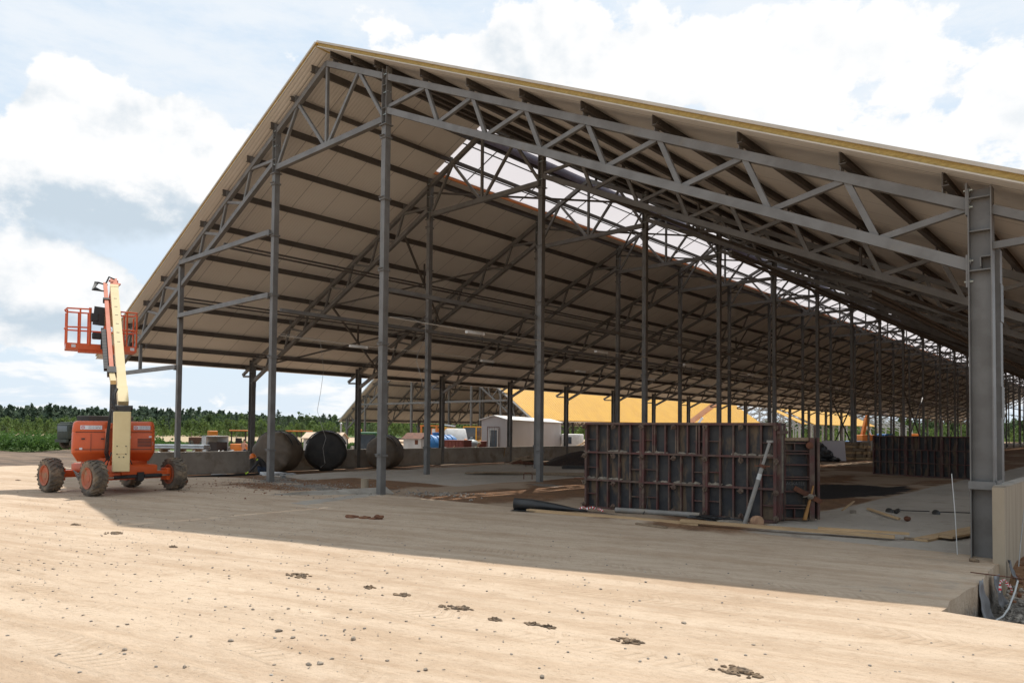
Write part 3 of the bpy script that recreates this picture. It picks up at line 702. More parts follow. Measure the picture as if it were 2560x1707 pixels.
    for n in (8, 15):
        y0, y1 = n*BAY, (n+1)*BAY
        for s in (-1, 1): rod('post_brace', (s*COFF, y0, .2), (s*COFF, y1, 4.6), .08); rod('post_brace', (s*(COFF+.09), y0, 4.6), (s*(COFF+.09), y1, .2), .08)
    far = MB()
    for n in range(DETAIL, NF):
        for key in 'LRM':
            me = protos[key][1]; far.raw([(v.co.x, v.co.y+n*BAY, v.co.z) for v in me.vertices], [tuple(p.vertices) for p in me.polygons])
        for s in (-1, 1):
            far.box((s*EOFF, n*BAY, 2.2), (.24, .2, 4.9)); far.box((s*COFF, n*BAY, 5.1), (.16, .16, 10.3))
    tag(far.build('far_frames', STEEL, hall), kind='stuff')
build_frames()
def wall(name, x, y0, y1, zlo, zhi, th, label, mt, seams):
    w_ = thing(name, label, 'wall', (x, y0, 0)); m = MB(); L = y1-y0
    # cast in panels, a shallow groove between them
    n = max(1, int(L/seams)); dl = L/n
    for i in range(n): m.box((0, dl*(i+.5), (zlo+zhi)/2), (th+.006*((i*7) % 3), dl-.012, zhi-zlo))
    m.box((0, L/2, (zlo+zhi)/2-.01), (th-.03, L-.02, zhi-zlo-.03))
    m.build('wall_panel', mt, w_)
    c = MB(); c.box((0, L/2, zhi+.012), (th*.9, L-.04, .02)); c.build('rough_top', CONC, w_)
    return w_
wall('concrete_wall', XR-EOFF, Y0-.25, Y0+LEN, -.75, .48, .22, 'low grey cast concrete wall along the left wall columns of the hall', CONC, 3.0)
wall('concrete_wall', XR+EOFF+.21, Y0-.40, Y0+LEN-20, -.62, .93, .125, 'board marked concrete wall beside the big right hand steel column', CONCBOARD, 2.4)
# ------------------------------------------------------------------ the orange boom lift
def build_lift():
    LO = Vector((-19.01, 6.60, hz(-19.01, 6.60)))
    A = R(72.1)                       # local x points to the right in the photo, local -y towards the viewer
    lift = thing('boom_lift', 'orange articulated boom lift with cream boom raised and empty work platform', 'boom lift', LO, A)
    inv = Matrix.Rotation(-A, 3, 'Z')
    def loc(wx, wy, z=0.0): v = inv @ Vector((wx-LO.x, wy-LO.y, 0)); return Vector((v.x, v.y, z))
    def pl(px, D, z): q = PX(px, D); return loc(q.x, q.y, z)
    wv = inv @ Vector((.977, .214, 0)); av = inv @ Vector((-.214, .977, 0)); up = Vector((0, 0, 1))
    hub = {}
    # wheels: heavy chevron tyres
    def wheel_meshes():
        r, wd = .40, .32
        t = MB(); t.lathe([(.24,-.13),(.32,-.155),(.362,-.147),(.382,-.11),(.385,0),(.382,.11),(.362,.147),(.32,.155),(.24,.13)], axis=(0, 1, 0), n=40, closed=True)
        lug = MB()
        for k in range(20):
            for s in (-1, 1):
                a0 = 2*math.pi*(k+(.5 if s > 0 else 0))/20; P = []
                for (yy, da) in ((0.01*s, .20), (.08*s, .13), (.154*s, -.02)):
                    for w_ in (-.052, .052):
                        for rr in (.372, .408 if abs(yy) < .14 else .390):
                            a = a0+da+w_; P.append((rr*math.cos(a), yy, rr*math.sin(a)))
                F = []
                for i in range(2):
                    b = i*4; F += [(b, b+1, b+5, b+4), (b+2, b+6, b+7, b+3), (b+1, b+3, b+7, b+5), (b, b+4, b+6, b+2)]
                F += [(0, 2, 3, 1), (8, 9, 11, 10)]; lug.raw(P, F)
        t.raw(lug.v, lug.f)
        rim = MB(); rim.lathe([(.235,-.12),(.245,-.155),(.235,-.155),(.205,-.13),(.19,-.06),(.10,-.05),(.10,-.115),(.085,-.13),(0.02,-.13)], axis=(0, 1, 0), n=32)
        rim.lathe([(.235,.12),(.245,.15),(.22,.15),(.19,.05),(.06,.05)], axis=(0, 1, 0), n=24)
        for k in range(9):
            a = 2*math.pi*k/9; rim.tube((.145*math.cos(a), -.05, .145*math.sin(a)), (.145*math.cos(a), -.085, .145*math.sin(a)), .014, n=6)
        return t, rim
    t, rim = wheel_meshes(); w0 = None
    ang = math.atan2(av.y, av.x) - math.pi/2
    for i, (sx, sy) in enumerate(((-1, -1), (1, -1), (1, 1), (-1, 1))):
        c = wv*(.877*sx) + av*(1.005*sy) + up*.405
        hub[(sx, sy)] = c
        rot = (0, 0.3*i, ang-R(6) if sy < 0 else ang-R(6)+math.pi)
        if w0 is None:
            e = t.build('wheel', RUBBER, lift, smooth=30); r_ = rim.build('rim', RIM, e, smooth=35); w0 = e
        else:
            e = copy_tree(w0, lift)
        e.location = c; e.rotation_euler = rot; e.rotation_mode = 'XYZ'
        e.rotation_euler = (Matrix.Rotation(rot[2], 3, 'Z') @ Matrix.Rotation(rot[1], 3, 'Y')).to_euler()
    m = MB()
    mrot = Matrix((( wv.x, av.x, 0), (wv.y, av.y, 0), (0, 0, 1)))
    m.box(up*.52, (1.9, .95, .30), rot=mrot, bev=.03)
    m.box(up*.70, (1.2, .95, .12), rot=mrot, bev=.02)
    for sx in (-1, 1):
        c = wv*(.877*sx) + up*.42
        m.box(c, (.22, 1.55, .17), rot=mrot, bev=.02); m.box(c+up*.13, (.34, .9, .22), rot=mrot, bev=.03)
        for sy in (-1, 1): m.box(c+av*(.78*sy), (.26, .10, .30), rot=mrot, bev=.015); m.box(c+av*(.84*sy), (.17, .14, .16), rot=mrot)
    m.lathe([(.55, .74), (.55, .82), (.48, .84)], n=28)
    ch = m.build('chassis', ORANGE, lift, smooth=35)
    # steering rams and hoses on the axle facing the viewer
    c = wv*1.03 + up*.40
    q = MB(); q.tube(c-av*.62, c-av*.10, .042, n=12); q.tube(c+av*.10, c+av*.55, .048, n=12); q.box(c, (.10, .16, .20), rot=mrot); q.build('steering_ram', BLACK, lift, smooth=40)
    q = MB(); q.tube(c-av*.78, c-av*.60, .02, n=8); q.tube(c+av*.55, c+av*.78, .02, n=8); q.build('ram_rod', CHROME, lift, smooth=40)
    q = MB()
    for k in range(5):
        a = wv*(-.62+.05*k) - av*.62 + up*(.50-.05*k); q.path([a, a+wv*.3-av*.06-up*.06, a+wv*.75-av*.03-up*.02, a+wv*1.05+up*.05], .018, 6)
    q.build('hose', PVC, lift, smooth=60)
    # turret: two rounded cowls either side of the boom
    def cowl(x0, x1, y0, y1):
        prof = [(.74, .70, .62), (.93, .965, .955), (.955, .995, .99), (1.0, 1.0, 1.0), (1.425, .985, .98), (1.437, .972, .965), (1.450, .983, .975), (1.58, .955, .93), (1.64, .93, .89), (1.68, .87, .82), (1.70, .78, .72)]
        mm = MB(); cx, cy = (x0+x1)/2, (y0+y1)/2; hx, hy = (x1-x0)/2, (y1-y0)/2; n = 40; P = []; F = []
        for (z, kx, ky) in prof:
            for i in range(n):
                a = 2*math.pi*i/n; e = .27
                ux = math.copysign(abs(math.cos(a))**e, math.cos(a)); uy = math.copysign(abs(math.sin(a))**e, math.sin(a))
                P.append((cx+ux*hx*kx, cy+uy*hy*ky, z))
        for k in range(len(prof)-1):
            for i in range(n): F.append((k*n+i, k*n+(i+1) % n, (k+1)*n+(i+1) % n, (k+1)*n+i))
        F += [tuple(range(n-1, -1, -1)), tuple(range((len(prof)-1)*n, len(prof)*n))]
        mm.raw(P, F); return mm
    xl, xr = -.90, .86
    cl = cowl(xl, -.09, -.60, .62).build('turret_cowl', ORANGE, lift, smooth=40); cr = cowl(.16, xr, -.60, .62).build('turret_cowl', ORANGE, lift, smooth=40)
    for par, x0, x1 in ((cl, xl, -.09), (cr, .16, xr)):
        q = MB(); q.box(((x0+x1)/2, -.600, 1.03), (x1-x0-.16, .012, .014)); q.box(((x0+x1)/2, -.586, 1.437), (x1-x0-.16, .012, .010)); q.build('seam_strip', DARKSTEEL, par)
    q = MB(); q.box((.0, .05, 1.22), (.26, 1.2, .86), bev=.04); q.box((0, .3, .9), (.5, .9, .25)); q.build('turret_frame', ORANGE, lift)
    q = MB(); q.tube((-.16, -.54, 1.0), (-.16, -.54, 1.52), .075, n=14); q.build('ram_cover', ORANGEFADE, lift, smooth=40)
    # service doors, latches, grille and hoses
    q = MB(); q.box((-.50, -.605, 1.20), (.006, .01, .42)); q.box((-.26, -.606, 1.28), (.07, .014, .03)); q.box((-.66, -.606, 1.28), (.07, .014, .03)); q.build('cowl_latch', DARKSTEEL, cl)
    q = MB()
    for k in range(6): q.box((.62, -.606, 1.10+.035*k), (.30, .010, .014))
    q.build('vent_grille', DARKSTEEL, cr)
    q = MB()
    for k in range(3): q.path([(-.17+.03*k, -.60, .78), (-.21+.03*k, -.66, .95), (-.19+.025*k, -.68, 1.35), (-.15+.02*k, -.66, 1.72), (-.10, -.6, 1.95)], .014, 6)
    q.path([(.30, -.62, .80), (.36, -.66, .68), (.30, -.66, .60), (.16, -.66, .66), (.05, -.7, .58)], .014, 6)
    q.build('hose', BLACK, lift, smooth=60)
    q = MB()
    for (x, z, a, b) in ((-.70, 1.05, .06, .05), (.30, 1.32, .05, .05), (.74, 1.33, .06, .04)): q.box((x, -.605, z), (a, .006, b))
    q.build('warning_label', SIGNW, lift)
    # signs with phone numbers
    def sign(x, z, w_, h, y, lines, ring=True, par=cl, tilt=0.0):
        s = MB(); s.box((0, 0, 0), (w_, .006, h)); so = s.build('sign_plate', SIGNW, lift, loc=(x, y, z), rot=(tilt, 0, 0))
        tx = .07 if ring else 0.0
        for i, ln in enumerate(lines): text_mesh('lettering', ln, h*.36, SIGNK, so, (tx, -.004, h*.2-i*h*.42), (R(90), 0, 0), .001)
        if ring:
            rg = MB(); rg.lathe([(h*.30, 0), (h*.40, 0), (h*.40, .004), (h*.30, .004)], (-w_*.5+h*.55, -.007, 0), (0, 1, 0), 20, closed=True); rg.box((-w_*.5+h*.55, -.006, 0), (h*.44, .004, h*.12)); rg.build('round_emblem', SIGNR, so)
    sign(-.50, 1.545, .44, .095, -.575, ['+375 44 720-02-02', '+375 29 3-893-893'], True, cl, R(-14))
    sign(.56, 1.545, .36, .095, -.575, ['+375 44 720-02-02', '+375 29 3-893-893'], True, cr, R(-14))
    s0 = wv*.86 + av*.12 + up*.60
    s = MB(); s.box((0, 0, 0), (.26, .006, .12)); rz = math.atan2(av.y, av.x)
    so = s.build('sign_plate', SIGNW, lift, loc=s0+wv*.105, rot=(0, 0, rz))
    text_mesh('lettering', 'АРЕНДА', .05, SIGNK, so, (0, -.004, .028), (R(90), 0, 0), .001); text_mesh('lettering', 'ТЕХНИКИ', .05, SIGNK, so, (0, -.004, -.03), (R(90), 0, 0), .001)
    q = MB(); q.box((.80, -.592, 1.17), (.004, .08, .08), rz=0); q.build('warning_label', SIGNW, lift)
    # lower boom (riser): cream box standing in front of the turret
    bx = pl(305.5, 16.75, 0); bx = Vector((bx.x, bx.y, 0))
    q = MB(); q.box((bx.x, bx.y, (.53+1.92)/2), (.36, .32, 1.39), bev=.02)
    ris = q.build('lower_boom', CREAM, lift)
    q = MB()
    for (dx, z) in ((-.09, 1.12), (.09, 1.12), (-.09, .94), (.09, .94), (-.045, .87), (.045, .87)): q.tube((bx.x+dx, bx.y-.165, z), (bx.x+dx, bx.y-.180, z), .014, n=8)
    q.build('bolt', DARKSTEEL, ris)
    q = MB(); q.box((bx.x, bx.y-.1705, 1.03), (.22, .006, .17), bev=.0025); q.build('inspection_plate', CREAM, ris)
    q = MB(); q.box((bx.x, bx.y+.02, 1.98), (.34, .30, .12)); q.tube((bx.x-.22, bx.y+.08, 2.02), (bx.x+.22, bx.y+.08, 2.02), .05, n=12); q.box((bx.x-.17, bx.y+.0, 2.08), (.05, .22, .26)); q.build('boom_pivot', DARKSTEEL, lift)
    q = MB(); q.path([(bx.x-.12, bx.y-.12, 1.95), (bx.x-.20, bx.y-.10, 2.10), (bx.x-.17, bx.y, 2.32), (bx.x-.12, bx.y+.1, 2.45)], .035, 8); q.path([(bx.x-.26, bx.y-.05, .85), (bx.x-.36, bx.y-.1, .72), (bx.x-.30, bx.y-.12, .62), (bx.x-.20, bx.y-.1, .98)], .018, 6); q.build('hose', BLACK, lift, smooth=60)
    # upper boom: leans away and to the left
    p0 = pl(307.5, 17.0, 2.08); p1 = pl(277, 20.4, 5.50)
    ax = (p1-p0).normalized(); sd = Vector((1, 0, 0)); sd = (sd-ax*sd.dot(ax)).normalized(); fr = ax.cross(sd)
    if fr.y > 0: fr = -fr
    q = MB(); q.bar(p0+ax*.30, p1, .20, .26, side=sd); q.bar(p0-ax*.05, p0+ax*.30, .22, .30, side=sd)
    ub = q.build('upper_boom', CREAM, lift)
    q = MB(); q.bar(p0+ax*.26, p0+ax*.56, .225, .285, side=sd); q.build('boom_collar', CREAM, ub); q = MB(); q.bar(p1-ax*.12, p1+ax*.003, .212, .272, side=sd); q.build('boom_collar', CREAM, ub)
    q = MB()
    for k in range(6): c = p1-ax*(.75+.42*k)+fr*.131; q.bar(c-sd*.035, c+sd*.035, .012, .008, side=ax)
    q.build('boom_slot', DARKSTEEL, ub)
    q = MB(); q.bar(p1+ax*.002, p1+ax*.38, .165, .22, side=sd); q.box(p1+ax*.40, (.24, .08, .05)); q.bar(p1+ax*.05-sd*.02, p1+ax*.3+sd*.11, .04, .16, side=fr); q.build('boom_fly_section', ORANGEFADE, lift)
    # hose carrier along the left side, power track and its bracket
    a = p1-ax*.02-sd*.22+fr*.08; b = p0+ax*1.32-sd*.20+fr*.08
    q = MB(); q.bar(a+ax*.1, b, .095, .10, side=sd); q.build('hose_carrier', ORANGEFADE, lift)
    q = MB(); q.bar(a-ax*.75, a-ax*.83, .16, .14, side=sd); q.build('carrier_clamp', DARKSTEEL, lift)
    q = MB(); L = (b-a).length
    for k in range(26): c = b-ax*.02+(a-b).normalized()*(L*.44*k/26)-sd*.11-fr*.02; q.bar(c, c+ax*.055, .11, .09, side=sd)
    q.build('power_track', BLACK, lift)
    q = MB(); q.bar(b-ax*.24, b, .20, .16, side=sd); q.build('track_bracket', DARKSTEEL, lift)
    q = MB(); q.bar(b-ax*.55+sd*.02, b-ax*.24, .12, .12, side=sd); q.build('track_end', CREAM, lift)
    q = MB()
    for k in range(4): q.path([a+ax*.05+sd*(.02*k), a+ax*.12-sd*(.16+.03*k)+fr*.02, a-ax*(.12+.05*k)-sd*(.26+.02*k), a-ax*.30-sd*(.10-.02*k)], .022, 6)
    q.path([p1+ax*.25+sd*.02+fr*.15, p1+ax*.28-sd*.12+fr*.2, p1+ax*.05-sd*.2+fr*.12, a+ax*.05], .022, 6)
    q.build('hose', BLACK, lift, smooth=60)
    # jib folded down behind the boom to the platform
    pb = pl(248, 19.9, 0); pf = Vector((pb.x, pb.y, 3.66))
    q = MB(); q.bar(p1+ax*.15+fr*-.05, Vector((pf.x+.12, pf.y-.35, 4.25)), .14, .16); q.bar((pf.x+.12, pf.y-.40, 3.72), (pf.x+.10, pf.y-.40, 4.75), .16, .10); q.build('jib', ORANGE, lift)
    # work platform
    W, Dp = 1.66, .76
    yaw = R(4)
    def P(x, y, z): return Vector((pf.x+x*math.cos(yaw)-y*math.sin(yaw), pf.y+x*math.sin(yaw)+y*math.cos(yaw), pf.z+z))
    q = MB(); rot = Matrix.Rotation(yaw, 3, 'Z'); q.box(P(0, 0, 0), (W, Dp, .03), rot=rot)
    for y in (-Dp/2, Dp/2): q.box(P(0, y, .06), (W, .03, .16), rot=rot)
    for x in (-W/2, W/2): q.box(P(x, 0, .06), (.03, Dp, .16), rot=rot)
    q.box(P(-.1, -.15, -.05), (.9, .4, .07), rot=rot)
    tray = q.build('platform_floor', ORANGE, lift)
    q = MB(); r = .021
    xs = [-W/2, -W/2+.30, -.30, .42, W/2-.24, W/2]
    for x in xs:
        for y in (-Dp/2, Dp/2): q.tube(P(x, y, .1), P(x, y, 1.08 if abs(x) < W/2 else 1.02), r, n=8)
    for z in (.58, 1.08):
        pts = [P(-W/2, -Dp/2, z-.02), P(-W/2-.04, 0, z-.03), P(-W/2, Dp/2, z-.02), P(W/2, Dp/2, z), P(W/2+.02, 0, z), P(W/2, -Dp/2, z)]
        for i in range(len(pts)-1): q.tube(pts[i], pts[i+1], r, n=8)
        q.tube(P(-W/2, -Dp/2, z-.02), P(-.30, -Dp/2, z), r, n=8); q.tube(P(.42, -Dp/2, z), P(W/2, -Dp/2, z), r, n=8)
    q.tube(P(-.30, -Dp/2, .9), P(.42, -Dp/2, .9), r, n=8); q.tube(P(-.30, -Dp/2, 1.12), P(-.30, -Dp/2, .1), .035, n=8)
    q.build('guard_rail', ORANGE, lift, smooth=40)
    q = MB(); q.box(P(-.06, -.46, .90), (.34, .05, .50), rot=rot @ Matrix.Rotation(R(4), 3, 'Y')); q.box(P(-.20, -.40, .86), (.18, .2, .22), rot=rot, bev=.02); q.box(P(-.14, -.44, .36), (.22, .16, .18), rot=rot, bev=.03); q.build('control_box', BLACK, lift)
    q = MB(); q.box(P(.16, -.47, .88), (.26, .03, .50), rot=rot); q.build('wooden_board', TIMBER, lift)
    q = MB(); q.box(P(.08, -.42, .30), (.24, .10, .58), rot=rot); q.build('rubber_flap', BLACK, lift)
    q = MB()
    for x in (-W/2+.16, W/2-.10): q.box(P(x, -Dp/2-.018, .06), (.10, .006, .08), rot=rot)
    q.box(P(-W/2-.018, .05, .05), (.006, .45, .10), rot=rot); q.build('reflective_label', SIGNW, tray)
build_lift()
# ------------------------------------------------------------------ wall formwork inside the hall
NUT = mat('crusted_nut', (.15,.11,.08), (.10,.06,.045), 9, .9, bump=.3)
def formwork(label, loc, rz, n, pw, H, group, crust=True):
    f = thing('wall_formwork', label, 'formwork', loc, rz, group)
    zr = [0.02, H*.335, H*.655, H-.02]
    for i in range(n):
        x0 = i*pw; m = MB(); d = .11
        for z in zr: m.box((x0+pw/2, -d/2, z), (pw-.012, d, .035 if z in (zr[1], zr[2]) else .045))
        for x in (.025, pw-.025): m.box((x0+x, -d/2-.003, H/2), (.045, d+.006, H-.02))
        k = [pw*q for q in ((.21, .40, .60, .79) if i % 2 == 0 else (.24, .43, .62, .80))]
        for j in range(3):
            za, zb_ = zr[j], zr[j+1]
            kk = k if not (i == 1 and j == 2) else [pw*q for q in (.17, .20, .37, .54, .57, .72, .86, .90)]
            for x in kk: m.box((x0+x, -d/2+.012, (za+zb_)/2), (.028, d-.03, zb_-za-.03))
            zc = za+(zb_-za)*(.45 if j else .5)
            m.box((x0+(k[0])/2+.01, -d/2+.02, zc), (k[0]-.06, d-.05, .018)); m.box((x0+(k[-1]+pw)/2-.01, -d/2+.02, zc-.01), (pw-k[-1]-.06, d-.05, .018))
        p = m.build('formwork_panel', FRAMERED, f)
        s = MB(); s.box((x0+pw/2, .010, H/2), (pw-.004, .018, H-.004)); s.build('facing_sheet', FACING, p)
    L = n*pw
    if crust:
        for zi in (1, 2):
            c = MB(); rr = random.Random(zi*5+int(L*10))
            for q in range(46):
                x = L*rr.random(); 
                if noise.noise((x*1.3, zi*4.0, 0)) < -.05: continue
                c.lump((x, -.055+.02*rr.random(), zr[zi]+.022), (.05+.07*rr.random(), .045, .018+.03*rr.random()), seed=q, sub=1, amp=.5)
            c.build('concrete_crust', CRUST, f)
        t = MB(); t.tube((0, -.12, 0), (0, -.145, 0), .05, .045, n=10); t.tube((0, -.10, 0), (0, -.20, 0), .012, n=6); t.bar((-.05, -.155, -.03), (.05, -.155, .03), .02, .02); t0 = None; rq = random.Random(4)
        for i in range(n+1):
            for z in (zr[0]+.06, zr[1]-.06, zr[2]-.07, zr[3]-.06):
                for x in (i*pw, i*pw+pw*.52):
                    if x > L+.01: continue
                    if t0 is None: e = t0 = t.build('tie_nut', NUT, f)
                    else: e = inst(t0, f)
                    e.location = (x, 0, z); e.rotation_euler = (0, rq.random()*3, 0)
    return f
F1 = Vector((-8.80, 12.12, 0)); FRZ = math.atan2(.41, 3.81); FH = 1.745
fw1 = formwork('long grey crusted wall formwork of three red framed panels beside a leaning steel prop', F1, FRZ, 3, 1.278, FH, 'wall formworks')
m = MB(); m.box((1.915, .20, 1.10), (3.83, .34, 1.20)); m.build('concrete_fill', CRUST, fw1)
# the matching face on the other side
b = MB(); L = 3.834
for z in (.02, FH*.335, FH*.655, FH-.02): b.box((L/2, .46, z), (L, .10, .04))
for i in range(4): b.box((.02+i*(L-.04)/3, .458, FH/2), (.045, .106, FH-.03))
bp = b.build('rear_panel', FRAMERED, fw1); b = MB(); b.box((L/2, .397, FH/2), (L-.01, .018, FH-.01)); b.build('facing_sheet', FACING, bp)
b = MB(); b.box((L+.03, .18, 1.58), (.05, .55, .06)); b.box((L+.02, .02, .9), (.05, .10, 1.7)); b.build('corner_post', FRAMERED, fw1)
b = MB(); b.box((-.03, .06, .83), (.025, .05, 1.5)); b.box((-.06, .08, .25), (.06, .05, .28)); b.box((-.06, .08, .62), (.05, .04, .22)); b.build('edge_batten', TIMBER, fw1)
b = MB(); b.tube((-.30, -.02, FH*.335+.01), (.3, -.02, FH*.335+.01), .010, n=6); b.build('tie_rod', RUST, fw1)
# end shutter
es = thing('end_shutter', 'narrow red framed end shutter panel with an orange wedge and chalk writing', 'formwork', (-5.17, 12.95, 0.02), R(41))
EW, EH = .63, 1.47
b = MB()
for x in (.035, EW-.045): b.box((x, -.055, EH/2), (.07 if x < .1 else .09, .13, EH))
for z in (.02, .20, .25, .50, .72, .76, .98, 1.18, 1.23, EH-.10): b.box((EW/2, -.045, z), (EW-.10, .09, .022))
for z in (.11, EH-.165): b.box((EW*.46, -.04, z), (.02, .07, .15))
ep = b.build('shutter_frame', FRAMERED, es)
b = MB(); b.box((EW/2, .010, EH/2), (EW-.02, .018, EH-.01)); b.build('facing_sheet', FACING, ep)
b = MB(); b.box((EW/2, -.02, EH-.03), (EW+.03, .12, .06)); b.build('timber_cap', TIMBERX, es)
b = MB(); b.box((EW+.045, .07, EH/2), (.06, .06, EH-.02)); b.build('gap_shade', BLACKFILM, es)  # black strip put in for the shade of the open gap
b = MB(); b.box((EW+.10, .03, EH/2), (.045, .16, EH)); b.box((EW+.13, .2, .85), (.03, .05, 1.68)); b.build('flange', FRAMERED, es)
b = MB(); b.bar((.26, -.125, .57), (.74, -.135, .32), .02, .085); b.build('red_lever', RUST, es)
b = MB(); b.prism([(.40, -.165, 0), (.47, -.165, 0), (.60, -.165, .60), (.585, -.165, .62), (.54, -.165, .45)], (0, .03, 0)); b.build('timber_wedge', mat('orange_timber', (.42,.22,.07), (.34,.16,.05), 5, .7, stretch=(8,8,1)), es)
b = MB(); b.lump((.53, -.18, .42), (.055, .05, .05), 3, 2, .4); b.tube((.4, -.17, .41), (.63, -.17, .44), .008, n=6); b.build('tie_nut', CRUST, es)
b = MB(); b.lathe([(.065, 0), (.065, .03), (.02, .04)], (EW-.1, -.13, EH-.14), (0, -1, 0), 14); b.build('tie_nut', RUST, es)
text_mesh('chalk_writing', 'ЩАСКАТЕЕ', .075, CHALK, es, (.30, -.002, .635), (R(90), 0, 0), .0005)
formwork('distant dark wall formwork standing across the floor behind the steel column', (-8.30, 30.4, 0), R(-15), 3, 1.28, 1.50, 'wall formworks', crust=False)
m2 = thing('steel_prop', 'dirty grey steel prop leaning against the long formwork', 'prop', (-5.33, 11.93, .0))
pa = Vector((0, 0, .0)); pb = Vector((.30, .36, 1.42)); ax = (pb-pa)
q = MB(); q.tube(pa, pa+ax*.70, .036, n=14); q.build('outer_tube', PVC, m2, smooth=40)
q = MB(); q.tube(pa+ax*.685, pa+ax*.98, .026, n=12); q.box(pb, (.09, .07, .04)); q.build('inner_tube', PVC, m2, smooth=40)
q = MB(); q.tube(pa+ax*.68, pa+ax*.715, .06, n=14); q.bar(pa+ax*.70-Vector((.13, 0, 0)), pa+ax*.70+Vector((.13, 0, 0)), .02, .02); q.build('adjusting_collar', RUST, m2)
q = MB(); q.tube(pa+ax*.535, pa+ax*.605, .0372, n=14); q.build('pale_band', DULLWHITE, m2)
# more formwork glimpsed to the right of the big column
formwork('dark wall formwork seen past the right side of the big steel column', (0.35, 20.6, -.15), R(-8), 3, 1.28, 1.75, 'wall formworks', crust=False)
# ------------------------------------------------------------------ things lying on the floor
def plank(label, a, b, w_, t, mt=TIMBER, lift=0.0, cat='plank', group='loose timber planks', bend=0.0):
    a = Vector((a[0], a[1], hz(a[0], a[1])+t/2+.004+lift)); b = Vector((b[0], b[1], hz(b[0], b[1])+t/2+.004+lift))
    L = (b-a).length; n = 8; m = MB(); P = []; F = []
    for i in range(n+1):
        f = i/n; x = L*f; z = bend*math.sin(math.pi*f)
        for (yy, zz) in ((-w_/2, -t/2), (w_/2, -t/2), (w_/2, t/2), (-w_/2, t/2)): P.append((x, yy+.006*noise.noise((x, yy*9, 1)), zz+z))
    for i in range(n):
        for k in range(4): F.append((i*4+k, i*4+(k+1) % 4, (i+1)*4+(k+1) % 4, (i+1)*4+k))
    F += [(3, 2, 1, 0), (n*4, n*4+1, n*4+2, n*4+3)]
    d = (b-a).normalized(); o = m.raw(P, F).build('timber_plank', mt, None, a, Vector((1, 0, 0)).rotation_difference(d).to_euler())
    return tag(o, label, cat, group)
plank('long narrow plank starting at the black membrane roll', (-9.10, 10.60), (-5.75, 11.10), .13, .045)
plank('long plank crossing from below the steel prop onto the slab', (-6.05, 11.02), (-2.90, 11.62), .11, .045, lift=.03)
plank('thin plank on the slab lying over the end of the long plank', (-3.95, 11.50), (-2.75, 11.80), .10, .03, lift=.08)
plank('short twisted offcut of plank on the reddish dirt', (-6.55, 10.42), (-5.95, 10.38), .07, .025, TIMBERX)
plank('wide pale board pointing back behind the big steel column', (-2.62, 11.80), (-2.12, 15.2), .22, .03)
plank('upper board of the pair by the big steel column with a dark end', (-2.36, 12.15), (-1.88, 14.8), .20, .035, lift=.035)
plank('little wood offcut in front of the boards on the slab', (-2.82, 11.82), (-2.52, 11.92), .10, .03, TIMBERX)
plank('loose stick beside the metal knobs on the slab', (-4.15, 14.75), (-3.55, 14.55), .05, .04, TIMBER)
plank('broken lath leaning out of the clay heap by the end shutter', (-4.45, 14.25), (-4.40, 14.75), .04, .02, TIMBER, lift=.12)
def membrane_roll():
    o = thing('membrane_roll', 'rolled black waterproofing membrane lying at the tip of the long plank', 'roll', (-9.47, 10.62, hz(-9.4, 10.6)))
    m = MB(); d = Vector((1.25, .62, 0)); n = d.normalized(); P = []; F = []; N = 90
    for k, (s, r0) in enumerate(((0, .118), (.35, .112), (.8, .08), (1.25, .045), (1.45, .03))):
        for i in range(N):
            a = i/N*2*math.pi*3.2+.6; r = r0*(1-.12*i/N*1.0)
            c = n*s + Vector((-n.y, n.x, 0))*(r*math.cos(a)) + Vector((0, 0, r0*1.0+r*math.sin(a)*(1 if s < .9 else .6)+.002)); P.append(c)
    for k in range(4):
        for i in range(N-1): F.append((k*N+i, k*N+i+1, (k+1)*N+i+1, (k+1)*N+i))
    m.raw(P, F); e = m.build('rolled_sheet', BLACKFILM, o, smooth=60); so = e.modifiers.new('t', 'SOLIDIFY'); so.thickness = .006
    m = MB(); m.tube(n*.02+Vector((0, 0, .118)), n*.3+Vector((0, 0, .115)), .085, n=20); m.build('rolled_core', BLACKFILM, o, smooth=40)
    m = MB(); V = []; F = []
    for i in range(9):
        for j in range(4):
            x = .0+.13*i; y = -.10-.09*j+.05*noise.noise((i*.6, j, 2)); V.append((n*x+Vector((n.y, -n.x, 0))*(-y-.06)*1.0)+Vector((0, 0, .012+.02*abs(noise.noise((i*.9, j*.8, 5))))))
    for i in range(8):
        for j in range(3): F.append((i*4+j, i*4+j+1, (i+1)*4+j+1, (i+1)*4+j))
    e = m.raw(V, F).build('loose_flap', BLACKFILM, o, smooth=60); so = e.modifiers.new('t', 'SOLIDIFY'); so.thickness = .004
membrane_roll()
def solo(m, name, mt, label, cat, loc=(0, 0, 0), group=None, smooth=0.0, rot=None):
    return tag(m.build(name, mt, None, loc, rot, smooth), label, cat, group)
m = MB(); m.lathe([(.050, 0), (.050, 1.62), (.042, 1.62), (.042, 0)], (0, 0, 0), (1, .24, 0), 16, closed=True); solo(m, 'plastic_pipe', PVC, 'grey plastic pipe lying along the foot of the long formwork', 'pipe', (-7.82, 11.70, hz(-7.8, 11.7)+.055), smooth=40)
m = MB(); m.box((.3, .05, .012), (.62, .09, .02), rz=.2); solo(m, 'metal_strip', GALV, 'short grey metal strip on the dirt past the pipe', 'strip', (-6.1, 12.1, hz(-6.1, 12.1)+.01))
